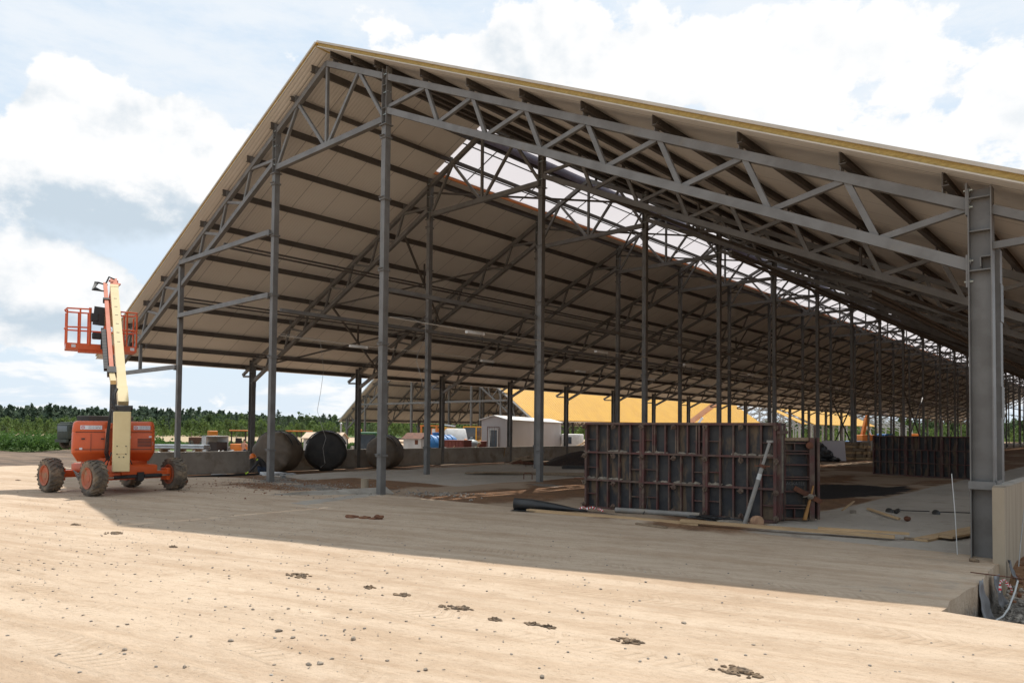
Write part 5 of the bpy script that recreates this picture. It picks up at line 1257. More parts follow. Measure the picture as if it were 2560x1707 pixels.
# ------------------------------------------------------------------ beyond the low wall: the site yard
def G(px, D): q = PX(px, D); q.z = hz(q.x, q.y); return q
def tyre(m, c, r, w_, ax=(0, 1, 0), n=20):
    m.lathe([(r*.55, -w_/2), (r*.92, -w_/2), (r, -w_*.35), (r, w_*.35), (r*.92, w_/2), (r*.55, w_/2)], c, ax, n)
def wheels(par, spots, r, w_, rimmat):
    t0 = None
    for c in spots:
        if t0 is None:
            m = MB(); tyre(m, (0, 0, 0), r, w_); t0 = m.build('wheel', RUBBER, par, smooth=40); m = MB(); m.lathe([(r*.52, -w_*.42), (r*.5, -w_*.52), (r*.2, -w_*.52), (r*.1, -w_*.6)], n=16, axis=(0, 1, 0)); m.lathe([(r*.52, w_*.42), (r*.5, w_*.52), (r*.2, w_*.52)], n=16, axis=(0, 1, 0)); m.build('rim', rimmat, t0, smooth=40); t = t0
        else: t = copy_tree(t0, par)
        t.location = c
# site cabin
def site_cabin():
    a = LD(-.33, 49.0); b = LD(4.35, 63.5); d = (b-a); d.z = 0; L = d.length; rz = math.atan2(d.y, d.x)
    W, zl, zh = 1.85, -.6, 2.28
    c = thing('site_cabin', 'long grey ribbed site cabin with one window facing the low wall', 'cabin', (a.x, a.y, 0), rz)
    # x along the length, +y to the left of it: the long side we see is y = 0 (its right side)
    m = MB(); m.box((L/2, W/2, (zl+zh)/2), (L, W, zh-zl)); m.prism([(0, 0, zh), (0, W, zh), (0, W/2, zh+.26)], (L, 0, 0)); m.build('cabin_wall', CABIN, c)
    m = MB()
    for s in (0, 1):
        y0, y1 = (W/2, -.12) if s == 0 else (W/2, W+.12); m.prism([(-.15, y0, zh+.275), (-.15, y1, zh-.02), (-.15, y1, zh+.03), (-.15, y0, zh+.325)], (L+.3, 0, 0))
    m.build('roof', WHITE, c)
    # end face x = 0 carries the window
    f = MB()
    for (y, z, sy, sz) in ((W*.52, 1.62, .66, .06), (W*.52, .40, .66, .06), (W*.52-.30, 1.01, .06, 1.17), (W*.52+.30, 1.01, .06, 1.17)): f.box((-.03, y, z), (.08, sy, sz))
    wd = f.build('window', WHITE, c); f = MB(); f.box((-.005, W*.52, 1.01), (.03, .56, 1.17)); f.build('pane', GLASS, wd)
    f = MB(); f.bar((-.10, W*.52+.26, .45), (-.02, W*.52+.22, 1.58), .03, .04); f.build('tilted_sash', WHITE, wd)
    f = MB()
    for z in (.20, 1.80): f.box((-.075, W*.52, z), (.02, .86, .03))
    for q in (-.42, .42): f.box((-.075, W*.52+q, 1.0), (.02, .03, 1.63))
    for k in range(4): f.box((-.075, W*.52-.27+.18*k, 1.0), (.012, .012, 1.6))
    f.build('window_grille', RUST, wd)
    f = MB(); f.tube((L*.42, -.05, .15), (L*.42, .02, .15), .14, n=12); f.build('flue_hole', BLACK, c)
    f = MB(); f.box((L*.55, W/2, zl-.22), (L*.95, W*.8, .42)); f.build('blocks', CONC, c)
site_cabin()
o = thing('timber_post', 'thin slanted lath leaning on the end of the site cabin', 'lath', PX(1258, 46.5, -.6)); m = MB(); m.bar((0, 0, 0), (.12, .1, 1.05), .05, .04); m.build('lath', TIMBER, o)
# grey vertical tank, red skip, small crimson drum
o = thing('grey_tank', 'grey domed metal tank standing behind the low wall', 'tank', PX(1180, 47.5, -1.05)); m = MB(); m.lathe([(.52, 0), (.54, .05), (.54, 1.55), (.50, 1.75), (.36, 1.92), (.15, 2.0), (.02, 2.01)], n=28); m.build('tank_shell', GREYTANK, o, smooth=40); m = MB(); m.lathe([(.08, 0), (.08, .16), (.02, .17)], (0, 0, 1.99), n=12); m.build('filler_neck', GREYTANK, o, smooth=40)
SKIP = ribbed('red_ribbed_steel', (.22,.055,.04), (.17,.045,.035), .25, 'X', .7, .03)
o = thing('red_container', 'low rusty red ribbed container in front of the blue tank', 'container', PX(1143, 45.5, -.82), R(20)); m = MB(); m.box((0, 0, .85), (1.5, 1.2, 1.7)); m.build('container_body', SKIP, o); m = MB(); m.box((0, 0, 1.72), (1.56, 1.26, .06)); m.box((-.76, 0, .85), (.05, 1.25, 1.7)); m.build('rim', REDOX, o); m = MB(); m.box((-.55, -.61, 1.25), (.25, .01, .12)); m.box((-.55, -.61, .95), (.12, .01, .2)); m.build('white_stencil', DULLWHITE, o)
o = thing('timber_post', 'thin pale lath leaning across the red container', 'lath', PX(1118, 44.6, -.5)); m = MB(); m.bar((0, 0, 0), (.34, .34, 1.1), .04, .03); m.bar((.9, .6, -.2), (.9, .62, .5), .04, .04); m.build('lath', TIMBER, o)
o = thing('crimson_barrel', 'dark crimson barrel at the left end of the site cabin', 'barrel', PX(1207, 46.0, -.38)); m = MB(); m.lathe([(.27, 0), (.29, .03), (.28, .4), (.30, .42), (.28, .45), (.28, .85), (.30, .87), (.28, .9), (.29, 1.25), (.25, 1.27)], n=20); m.build('barrel_shell', REDOX, o, smooth=30)
o = thing('orange_barrel', 'small round orange float on the wall line beside the grey tank', 'float', PX(1165, 49.5, .85)); m = MB(); m.lump((0, 0, 0), (.13, .13, .13), 1, 2, .03); m.build('float_ball', MACHORANGE, o, smooth=60); m = MB(); m.tube((0, 0, -1.9), (0, 0, -.1), .03, n=8); m.build('stand', DARKSTEEL, o)
# blue ribbed tank lying down
o = thing('blue_tank', 'big blue ribbed plastic tank lying behind the low wall', 'tank', PX(1100, 49.5, -.62), R(42)); pf = [(.05, -1.25), (.55, -1.2), (.70, -1.0)]
for k in range(5): z = -.85+.4*k; pf += [(.72, z-.10), (.77, z-.07), (.77, z+.07), (.72, z+.10)]
pf += [(.70, 1.05), (.55, 1.22), (.05, 1.27)]
m = MB(); m.lathe([(r*1.18, h) for r, h in pf], (0, 0, .95), (.75, .66, 0), 32); m.build('tank_shell', BLUE, o, smooth=35); m = MB(); m.lathe([(.28, 0), (.28, .14), (.32, .14), (.30, .2), (.02, .21)], (-.2, -.15, 1.80), n=18); m.build('lid', BLUE, o, smooth=30)
m = MB()
for s in (-.6, .6): m.box((s*.75, s*.66, .12), (.2, 1.2, .25), rz=R(42))
m.build('cradle', TIMBERX, o)
# white shed with rusty roof
o = thing('white_shed', 'small rust stained white shed with a rusty red roof', 'shed', PX(1042, 47.5, -1.2), R(25)); m = MB(); m.box((0, 0, 1.10), (1.25, 1.3, 2.2)); m.build('shed_wall', DULLWHITE, o)
m = MB(); m.prism([(-.72, -.80, 2.18), (-.72, .80, 2.18), (-.72, .1, 2.56)], (1.44, 0, 0)); m.build('roof', RUST, o); m = MB(); m.box((.30, -.655, 1.95), (.22, .02, .30)); m.build('hatch', RUST, o)
# rack of scaffolding or timber behind
o = thing('steel_rack', 'dark rack with pale beams between the bale and the white shed', 'rack', PX(1000, 56, -1.0), R(30)); m = MB()
for x in (-.6, .6):
    for y in (-.4, .4): m.box((x, y, .95), (.07, .07, 1.9))
m.box((0, 0, 1.85), (1.5, 1.0, .12)); m.box((0, 0, .6), (1.4, .9, .8)); m.build('rack_frame', TARP, o); m = MB()
for q in range(3): m.box((.0, -.3+.3*q, 1.55), (1.6, .12, .10))
m.build('pale_beams', TIMBER, o)
m = MB(); 
for k in range(9): m.bar((random.uniform(-.7, .7), random.uniform(-.3, .3), 0), (random.uniform(-.9, .9), random.uniform(-.3, .3), random.uniform(.5, 1.1)), .07, .05)
solo(m, 'brush_heap', TIMBERX, 'heap of broken timber at the foot of the dark rack', 'heap', PX(1012, 52, -1.0))
# hut with red door
o = thing('site_hut', 'little pale hut with a low beige roof and open dark doorway', 'hut', PX(815, 55, -1.2), R(38)); m = MB(); m.box((0, 0, 1.02), (2.7, 2.0, 2.05)); m.prism([(-1.35, -1.0, 2.05), (-1.35, 1.0, 2.05), (-1.35, 0, 2.42)], (2.7, 0, 0)); m.build('hut_wall', DULLWHITE, o)
m = MB(); m.prism([(-1.5, -1.15, 2.0), (-1.5, 0, 2.43), (-1.5, 1.15, 2.0), (-1.5, 1.15, 2.06), (-1.5, 0, 2.50), (-1.5, -1.15, 2.06)], (3.0, 0, 0)); m.build('roof', mat('beige_roof', (.52,.40,.28), (.45,.34,.24), 2, .7), o)
m = MB(); m.box((1.0, -1.005, .95), (.65, .03, 1.9)); m.build('doorway', BLACK, o); m = MB(); m.box((1.62, -1.30, 1.0), (.06, .85, 1.95), rz=R(40)); d = m.build('door', REDOX, o); m = MB(); m.box((1.60, -1.34, 1.7), (.07, .22, .18), rz=R(40)); m.box((1.50, -1.5, 1.05), (.07, .16, .05), rz=R(40)); m.build('door_plate', DULLWHITE, d)  # the doorway is a black sheet for the shade inside the hut
m = MB(); m.tube((1.1, .3, 2.2), (1.1, .3, 3.1), .07, n=10); m.lathe([(.11, 0), (.09, .12), (.02, .15)], (1.1, .3, 3.1), n=10); m.build('stove_pipe', GALV, o)
# vehicles
def tractor():
    o = thing('green_tractor', 'green tractor with an orange beacon partly hidden by the right bale', 'tractor', PX(915, 49, -1.25), R(150)); 
    m = MB(); m.box((1.25, 0, 1.12), (1.7, .75, .62), bev=.10); m.box((.1, 0, .8), (2.2, .5, .4)); m.build('bonnet', GREEN, o, smooth=40)
    m = MB()
    for (x, y) in ((.35, .6), (.35, -.6), (-.95, .6), (-.95, -.6)): m.bar((x, y, 1.1), (x*.8-.05, y*.9, 2.5), .07, .07)
    m.box((-.3, 0, 1.05), (1.4, 1.3, .15)); m.build('cab_frame', GREEN, o); m = MB(); m.box((-.32, 0, 2.55), (1.5, 1.3, .12), bev=.04); m.build('cab_roof', GREEN, o)
    m = MB(); m.box((-.32, 0, 1.8), (1.12, 1.05, 1.3)); m.build('cab_glass', GLASS, o); m = MB(); m.lathe([(.08, 0), (.08, .15), (.03, .2)], (.25, .3, 2.61), n=12); m.build('beacon', MACHORANGE, o)
    wheels(o, [(-.75, .85, .85), (-.75, -.85, .85)], .85, .42, GREEN); wheels(o, [(1.6, .75, .58), (1.6, -.75, .58)], .58, .34, GREEN)
    m = MB()
    for s in (-1, 1): m.bar((.5, .5*s, 1.3), (1.9, .5*s, 1.5), .10, .14); m.bar((1.9, .5*s, 1.5), (2.6, .5*s, .9), .10, .14)
    m.box((2.75, 0, 1.0), (.5, 1.8, .7)); m.build('front_loader', DARKSTEEL, o)
tractor()
def roller(label, px, D, rz, cab=False):
    o = thing('road_roller', label, 'road roller', PX(px, D, -1.2), rz, 'orange road rollers in the yard'); m = MB(); m.box((-.6, 0, 1.05), (1.7, 1.35, .85), bev=.12); m.box((1.0, 0, 1.0), (1.3, 1.3, .18)); m.build('engine_hood', MACHORANGE, o, smooth=40)
    m = MB(); m.lathe([(.02, -.8), (.58, -.8), (.6, -.78), (.6, .78), (.58, .8), (.02, .8)], (1.25, 0, .6), (0, 1, 0), 28); m.build('steel_drum', DARKSTEEL, o, smooth=40)
    wheels(o, [(-1.0, .62, .6), (-1.0, -.62, .6)], .6, .42, MACHORANGE)
    for (x, y) in ((.75, .55), (.75, -.55), (-.25, .55), (-.25, -.55)): m = MB(); m.bar((x, y, 1.2), (x, y, 2.5), .07, .07); m.build('canopy_post', DARKSTEEL, o)
    m = MB(); m.box((.25, 0, 2.55), (1.7, 1.45, .10), bev=.03); m.build('canopy', MACHORANGE, o); m = MB(); m.box((.2, 0, 1.35), (.5, .5, .12)); m.box((-.02, 0, 1.65), (.1, .5, .55)); m.build('seat', BLACK, o)
roller('orange road roller with a flat canopy left of the wrapped bales', 598, 60, R(155))
roller('orange road roller seen between the two left bales', 742, 60, R(30))
def excavator():
    o = thing('yellow_excavator', 'yellow excavator with its bucket arm raised to the left behind the grey tank', 'excavator', PX(1198, 63, -1.1), R(195))
    m = MB()
    for s in (-1, 1): m.lathe([(.02, 0), (.42, 0), (.42, .01)], (0, 0, -5), n=4) if False else m.box((0, .85*s, .42), (2.9, .5, .78), bev=.2)
    m.build('tracks', DARKSTEEL, o, smooth=40); m = MB(); m.box((-.5, 0, 1.35), (2.4, 2.0, .9), bev=.08); m.box((-1.2, 0, 1.9), (1.0, 1.9, .5), bev=.08); m.build('body', MACHYELLOW, o, smooth=40)
    m = MB(); m.box((.35, .5, 2.15), (1.2, .9, 1.5)); m.build('cab_glass', GLASS, o); m = MB()
    for (x, y) in ((.97, .03), (.97, .97), (-.27, .03), (-.27, .97)): m.box((x, y, 2.15), (.08, .08, 1.56))
    m.box((.35, .5, 2.95), (1.36, 1.05, .10)); m.box((.35, .5, 1.5), (1.3, 1.0, .3)); m.build('cab_frame', MACHYELLOW, o)
    m = MB(); m.bar((.8, -.3, 1.6), (2.3, -.3, 2.6), .30, .42); m.bar((2.25, -.3, 2.6), (4.0, -.3, 2.75), .28, .36); m.bar((4.0, -.3, 2.85), (4.75, -.3, 1.1), .24, .32); m.build('arm', MACHYELLOW, o)
    m = MB(); m.bar((1.2, -.3, 1.35), (2.4, -.3, 2.2), .12, .12); m.bar((2.6, -.3, 3.0), (4.0, -.3, 3.15), .10, .10); m.build('arm_ram', CHROME, o); m = MB(); m.prism([(4.55, -.7, 1.2), (5.1, -.7, 1.0), (5.05, -.7, .4), (4.55, -.7, .35), (4.4, -.7, .8)], (0, .8, 0)); m.build('bucket', DARKSTEEL, o)
excavator()
def dump_cab():
    o = thing('tipped_truck_cab', 'white truck cab tilted forward behind the blue tank', 'truck', PX(1136, 57, -1.1), R(160)); t = Matrix.Rotation(R(28), 3, 'Y')
    m = MB(); m.box((.0, 0, 1.9), (1.5, 1.7, 1.3), rot=t, bev=.12); m.build('cab', WHITE, o, smooth=40); m = MB(); m.box((.1, -.84, 2.1), (.65, .06, .5), rot=t); m.box((.1, .84, 2.1), (.65, .06, .5), rot=t); m.box(Vector((0, 0, 1.9))+t @ Vector((.75, 0, .3)), (.04, 1.4, .55), rot=t); m.build('cab_window', GLASS, o)
    m = MB(); m.box((-2.2, 0, .9), (4.6, .9, .3)); m.box((-.2, 0, 1.1), (1.2, 1.0, .5)); m.build('frame', DARKSTEEL, o); wheels(o, [(.2, 1.0, .5), (.2, -1.0, .5), (-3.0, 1.0, .5), (-3.0, -1.0, .5)], .5, .32, DULLWHITE)
dump_cab()
o = thing('orange_machine', 'tall orange machine cab behind the white shed', 'machine', PX(1080, 62, -1.0), R(25)); m = MB()
for (x, y) in ((-.7, -.6), (.7, -.6), (-.7, .6), (.7, .6)): m.box((x, y, 1.9), (.14, .14, 2.0))
m.box((0, 0, 2.9), (1.6, 1.4, .12)); m.box((.45, 0, 1.9), (.5, 1.2, 1.6)); m.box((0, 0, .9), (2.2, 1.4, .7)); m.build('cab_frame', MACHORANGE, o); m = MB(); m.box((-.15, 0, 1.9), (.8, 1.0, 1.7)); m.build('cab_opening_shade', BLACK, o); m = MB(); m.box((.45, -.62, 2.45), (.3, .03, .4)); m.build('work_lamp', WHITE, o); wheels(o, [(-.9, .8, .5), (-.9, -.8, .5), (.9, .8, .5), (.9, -.8, .5)], .5, .3, MACHORANGE)  # black box in the cab imitates the shade of its opening
def army_truck():
    o = thing('dark_truck', 'dark olive truck with a brown tarpaulin body beside the green hedge', 'truck', PX(246, 72, -.62), R(-82)); L = 3.6
    m = MB(); m.box((2.55, 0, 1.7), (1.5, 2.3, 1.5), bev=.12); m.box((2.5, 0, 2.5), (1.2, 2.1, .2), bev=.06); m.build('cab', OLIVE, o, smooth=40); m = MB(); m.box((2.6, -1.16, 1.95), (.8, .04, .5)); m.box((2.6, 1.16, 1.95), (.8, .04, .5)); m.box((3.31, 0, 1.95), (.03, 1.9, .55)); m.build('cab_window', GLASS, o)
    m = MB(); m.box((-.7, 0, 2.35), (4.4, 2.4, 1.8), bev=.08); m.build('tarpaulin', TARP, o, smooth=40); m = MB(); m.box((-.7, 0, 1.2), (4.4, 2.42, .5)); m.box((0, 0, .8), (6.2, .9, .3)); m.box((3.35, 0, .8), (.2, 2.3, .3)); m.build('load_bed', OLIVE, o)
    m = MB()
    for s in (-1, 1): m.box((3.1, 1.4*s, 1.95), (.06, .18, .45)); m.bar((3.1, 1.1*s, 2.1), (3.1, 1.4*s, 2.1), .03, .03)
    m.build('mirror', BLACK, o); wheels(o, [(2.5, 1.0, .58), (2.5, -1.0, .58), (-1.0, 1.0, .58), (-1.0, -1.0, .58), (-2.3, 1.0, .58), (-2.3, -1.0, .58)], .58, .36, OLIVE)
army_truck()
def pipes():
    base = PX(455, 52, 0); pr = None
    m0 = MB(); m0.lathe([(.09, -1.9), (.09, 1.9), (.08, 1.9), (.08, -1.9)], (0, 0, 0), (1, 0, 0), 12, closed=True)
    b = MB()
    for x in (-1.2, 0, 1.2): b.box((x, 0, .55), (.14, 1.3, .9))
    solo(b, 'timber_bearers', TIMBERX, 'timber bearers under the silver pipes', 'bearers', base+Vector((0, 0, -1.0)), rot=(0, 0, R(40)))
    k = 0
    for row in range(2):
        for i in range(6-row):
            off = (i-2.5+row*.5)*.19; n = Vector((-math.sin(R(40)), math.cos(R(40)), 0)); p = base+n*off+Vector((0, 0, .09+.16*row))
            if pr is None: pr = m0.build('silver_pipe', GALV, None, p, (0, 0, R(40)), 40); q = pr
            else: q = inst(pr, None, p)
            tag(q, 'long silver metal pipe in the stack behind the low wall', 'pipe', 'silver pipes stacked behind the wall')
pipes()
o = thing('grey_locker', 'grey site locker with an open dark front left of the orange roller', 'locker', PX(538, 59, -1.1), R(20)); m = MB(); m.box((-.50, 0, 1.0), (.45, 1.3, 2.0)); m.box((.1, .62, 1.0), (1.5, .06, 2.0)); m.box((.1, 0, 1.98), (1.5, 1.3, .06)); m.build('locker_body', DULLWHITE, o); m = MB(); m.box((.35, .0, .75), (.9, 1.1, 1.5)); m.build('locker_shade', TARP, o); m = MB(); m.box((-.76, 0, .6), (.05, 1.2, 1.2)); m.build('blue_panel', BLUE, o)  # dark block stands in for the shade inside the open front
m = MB(); rr = random.Random(3)
for k in range(26): m.bar((rr.uniform(-2.6, 2.6), rr.uniform(-.6, .6), rr.uniform(0, .4)), (rr.uniform(-2.6, 2.6), rr.uniform(-.6, .6), rr.uniform(.3, .9)), .12, .04)
solo(m, 'debris_heap', DULLWHITE, 'heap of pale building debris in front of the grey locker', 'heap', PX(490, 46, -.75), rot=(0, 0, R(40)))
o = thing('small_digger', 'far small dark loader beside the field left of the grey locker', 'loader', PX(508, 88, -1.0), R(10)); m = MB(); m.box((0, 0, .9), (3.4, 1.6, 1.0), bev=.1); m.build('body', RUST, o); m = MB(); m.box((1.9, 0, 1.3), (.5, 1.2, 1.8), bev=.1); m.build('orange_cab', MACHORANGE, o); wheels(o, [(-1, .8, .5), (-1, -.8, .5), (1.2, .8, .5), (1.2, -.8, .5)], .5, .3, DARKSTEEL)
o = thing('white_lorry', 'white lorry cab parked beyond the right end of the site cabin', 'lorry', PX(1432, 64, -1.3), R(205)); m = MB(); m.box((0, 0, 1.75), (1.6, 2.2, 1.7), bev=.1); m.build('cab', WHITE, o, smooth=40); m = MB(); m.box((.2, -1.1, 2.05), (.7, .05, .6)); m.box((.2, 1.1, 2.05), (.7, .05, .6)); m.box((.81, 0, 2.05), (.03, 1.9, .65)); m.build('cab_window', GLASS, o); m = MB(); m.box((-2.4, 0, 1.0), (4.2, .9, .4)); m.build('frame', DARKSTEEL, o); wheels(o, [(.1, 1, .5), (.1, -1, .5), (-3, 1, .5), (-3, -1, .5)], .5, .32, RUST)
m = MB(); rr = random.Random(8)
for k in range(22): m.bar((rr.uniform(-2, -1), rr.uniform(-.6, .6), .1+.02*k), (rr.uniform(.8, 2.2), rr.uniform(-.6, .6), .5+.07*k), .16, .05)
solo(m, 'board_pile', TIMBER, 'sloping pile of sawn boards beside the white lorry', 'boards', PX(1440, 55, -.9), rot=(0, 0, R(50)))
def crane(label, px, D, z0, boom_len, boom_rz, tilt, body, boom):
    o = thing('truck_crane', label, 'crane', PX(px, D, z0), boom_rz); m = MB(); m.box((0, 0, 1.1), (7.0, 2.4, .7), bev=.1); m.box((3.0, 0, 1.9), (1.6, 2.3, 1.4), bev=.15); m.build('carrier', body, o, smooth=40); m = MB(); m.box((3.83, 0, 2.2), (.03, 1.9, .6)); m.box((3.1, -1.16, 2.2), (.8, .03, .55)); m.build('cab_window', GLASS, o)
    m = MB(); m.box((-1.0, 0, 1.9), (2.4, 2.0, 1.0), bev=.1); m.build('turntable', boom, o); wheels(o, [(x, y, .55) for x in (-2.6, -1.3, 2.4) for y in (-1.05, 1.05)], .55, .35, DARKSTEEL)
    m = MB(); a = Vector((-1.2, .0, 2.3)); d = Vector((math.cos(tilt), 0, math.sin(tilt))); m.bar(a, a+d*boom_len*.55, .42, .5); m.bar(a+d*boom_len*.55, a+d*boom_len, .32, .4); m.build('boom', boom, o); m = MB(); m.bar(Vector((.6, 0, 2.2)), a+d*boom_len*.32+Vector((.4, 0, -.2)), .22, .22); m.build('boom_ram', CHROME, o)
PALEO = mat('pale_orange', (.80,.48,.32), (.74,.38,.22), 2, .5)
crane('truck crane with a pale orange boom in front of the yellow roof', 1712, 80, -1.0, 11, R(8), R(36), MACHORANGE, PALEO)
crane('blue truck crane with an upright orange boom in the far yard', 2172, 112, -1.0, 5, R(60), R(74), BLUE, MACHORANGE)
o = thing('orange_loader', 'far orange loader glimpsed over the distant formwork', 'loader', PX(2283, 150, -1.0), R(30)); m = MB(); m.box((0, 0, 1.3), (5.5, 2.2, 1.1), bev=.15); m.box((.3, 0, 2.2), (1.6, 1.8, 1.0), bev=.1); m.build('body', MACHORANGE, o); wheels(o, [(x, y, .7) for x in (-1.6, 1.6) for y in (-1, 1)], .7, .45, DARKSTEEL)
# ------------------------------------------------------------------ the second hall and the skeleton of the third
def second_hall():
    XL, XRr, yb, L, pitch, ze = -76.2, -44.2, 52.8, 53.0, .70, 2.45; W = (XRr-XL)/2; xc = (XL+XRr)/2
    o = thing('second_hall', 'second steel hall with a sunlit yellow roof beyond the site cabin', 'hall', (xc, yb, 0)); zr = ze+pitch*W
    def z(f): return zr-pitch*abs(f)
    for s in (-1, 1):
        P = [(0, -.5, zr), (s*W, -.5, ze), (s*W, L, ze), (0, L, zr)]; m = MB(); m.raw([(x, y, q) for x, y, q in P]+[(x, y, q+.1) for x, y, q in P], [(0,1,2,3),(4,5,6,7),(0,1,5,4),(1,2,6,5),(2,3,7,6),(3,0,4,7)]); p = m.build('roof_panel', LINING, o)
        m = MB(); m.raw([(x+(s*.05 if x else 0), y+(-.03 if y < 0 else .03), q+.102) for x, y, q in P]+[(x+(s*.05 if x else 0), y+(-.03 if y < 0 else .03), q+.16) for x, y, q in P], [(0,1,2,3),(4,5,6,7),(0,1,5,4),(1,2,6,5),(2,3,7,6),(3,0,4,7)]); m.build('top_sheet', YROOF, p)
        m = MB(); m.bar((0, -.56, zr+.05), (s*W, -.56, ze+.05), .05, .14); m.build('verge_trim', DULLWHITE, p)
        for f in [1.2+2.05*k for k in range(8)]: m = MB(); m.box((s*f, L/2, z(f)-.13), (.10, L+.6, .22)); m.build('purlin', STEEL, o)
    t = MB(); a = 2.6
    for s in (-1, 1):
        t.bar((s*a, 0, z(a)-.3), (s*(W-.6), 0, z(W-.6)-.3), .14, .18); t.bar((s*a, 0, z(a)-1.9), (s*(W-1.0), 0, z(W-1.0)-1.7), .14, .18); t.bar((0, 0, zr-.3), (s*a, 0, z(a)-.3), .14, .18)
        for k in range(7):
            f = a+.3+1.75*k; t.bar((s*f, 0, z(f)-1.85), (s*(f+.9), 0, z(f+.9)-.35), .09, .09); t.bar((s*(f+.9), 0, z(f+.9)-.35), (s*(f+1.5), 0, z(f+1.5)-1.75), .09, .09)
        t.bar((s*(W-1), 0, z(W-1)-1.7), (s*(W-.4), 0, z(W-.4)-.35), .10, .10)
    t.bar((-a, 0, z(a)-1.9), (a, 0, z(a)-1.9), .14, .18)
    t0 = t.build('roof_truss', STEEL, o); c0 = None
    for n in range(0, 10):
        y = .0+5.8*n
        if n: inst(t0, o, (0, y, 0))
        for f in (-(W-1.1), -a, a, W-1.1):
            m = MB(); m.box((0, 0, (z(f)-.4-1.2)/2), (.22, .22, z(f)-.4+1.2)); m.build('column', STEEL, o, loc=(f, y, 0))
    for zz in (4.55, 8.05): m = MB(); hw = (zr-zz)/pitch-.6; m.box((0, -.12, zz), (2*hw, .12, .20)); m.build('gable_beam', STEEL, o)
    for f in (-11.2, -7, 7.0, 11.2): m = MB(); m.box((f, -.02, (z(f)-1.6)/2), (.20, .20, z(f)+.6)); m.build('gable_post', STEEL, o)
second_hall()
def third_hall():
    x0, y0 = -62.0, 128.0; o = thing('hall_skeleton', 'bare pale steel skeleton of a third hall with one strip of yellow roof', 'hall', (x0, y0, 0)); W = 15; zr, ze = 10.0, 3.0
    z = lambda f: zr-(zr-ze)*abs(f)/W
    t = MB()
    for s in (-1, 1):
        t.bar((0, 0, zr), (s*W, 0, ze), .16, .2); t.bar((0, 0, zr-1.2), (s*W, 0, ze-1.0), .12, .16)
        for f in (2.6, 14.8): t.box((s*f, 0, z(f)/2-.5), (.22, .22, z(f)+1))
        for k in range(6): f = 2.6+2*k; t.bar((s*f, 0, z(f)), (s*(f+1), 0, z(f+1)-1.1), .09, .09)
    t0 = t.build('portal_frame', GALV, o)
    for n in range(1, 14): inst(t0, o, (0, 6*n, 0))
    for s in (-1, 1):
        for f in [1+2*k for k in range(8)]: m = MB(); m.box((s*f, 39, z(f)+.2), (.14, 78, .2)); m.build('purlin', GALV, o)
    for s, ya, yb, fa, fb in ((1, 6, 44, 5.0, 15.4), (1, 0, 3, 10, 15.4)):
        P = [(s*fa, ya, z(fa)+.3), (s*fb, ya, z(fb)+.3), (s*fb, yb, z(fb)+.3), (s*fa, yb, z(fa)+.3)]; m = MB(); m.raw(P+[(a, b, c+.1) for a, b, c in P], [(0,1,2,3),(4,5,6,7),(0,1,5,4),(1,2,6,5),(2,3,7,6),(3,0,4,7)]); m.build('roof_panel', YROOF, o)
third_hall()
# ------------------------------------------------------------------ woods, hedge, field
def leafmat(name, c1, c2, c3): return mat(name, c1, c2, .55, .7, detail=4, lo=.38, hi=.62, c3=c3, c3scale=.9, c3lo=.55, c3hi=.7, transl=.35, rand=.3, spec=.2)
BIRCH = leafmat('birch_leaf', (.115,.165,.045), (.080,.125,.036), (.15,.20,.06)); MIX = leafmat('mixed_leaf', (.095,.135,.055), (.068,.105,.045), (.12,.16,.06)); PINE = leafmat('hazy_pine_needle', (.085,.115,.075), (.066,.094,.064), (.10,.13,.08)); HEDGE = leafmat('hedge_leaf', (.080,.150,.032), (.050,.105,.025), (.11,.185,.045)); BARK = mat('bark', (.10,.075,.055), (.16,.13,.11), 6, .9); BARKW = mat('birch_bark', (.30,.28,.25), (.10,.09,.08), 6, .9)  # pine colours lightened to paint in the haze of distance
def quads(P, S, rng, flat=0.0):
    """leaf clumps: one small tilted face at every point"""
    n = len(P); a = rng.normal(size=(n, 3)); a[:, 2] *= (1-flat); a /= np.linalg.norm(a, axis=1)[:, None]+1e-9; b = np.cross(a, rng.normal(size=(n, 3))); b /= np.linalg.norm(b, axis=1)[:, None]+1e-9
    s = S*(.6+.8*rng.random(n))[:, None]; k = (.5+.5*rng.random(n))[:, None]
    V = np.stack([P-a*s, P-b*s*k+a*s*.15, P+a*s, P+b*s*k-a*s*.1], 1).reshape(-1, 3); return V
def qmesh(name, V, mt):
    n = len(V)//4; me = bpy.data.meshes.new(name); me.vertices.add(len(V)); me.vertices.foreach_set('co', V.astype(np.float32).ravel()); me.loops.add(4*n); me.loops.foreach_set('vertex_index', np.arange(4*n, dtype=np.int32)); me.polygons.add(n); me.polygons.foreach_set('loop_start', np.arange(0, 4*n, 4, dtype=np.int32)); me.polygons.foreach_set('loop_total', np.full(n, 4, np.int32)); me.update(); me.materials.append(mt); return me
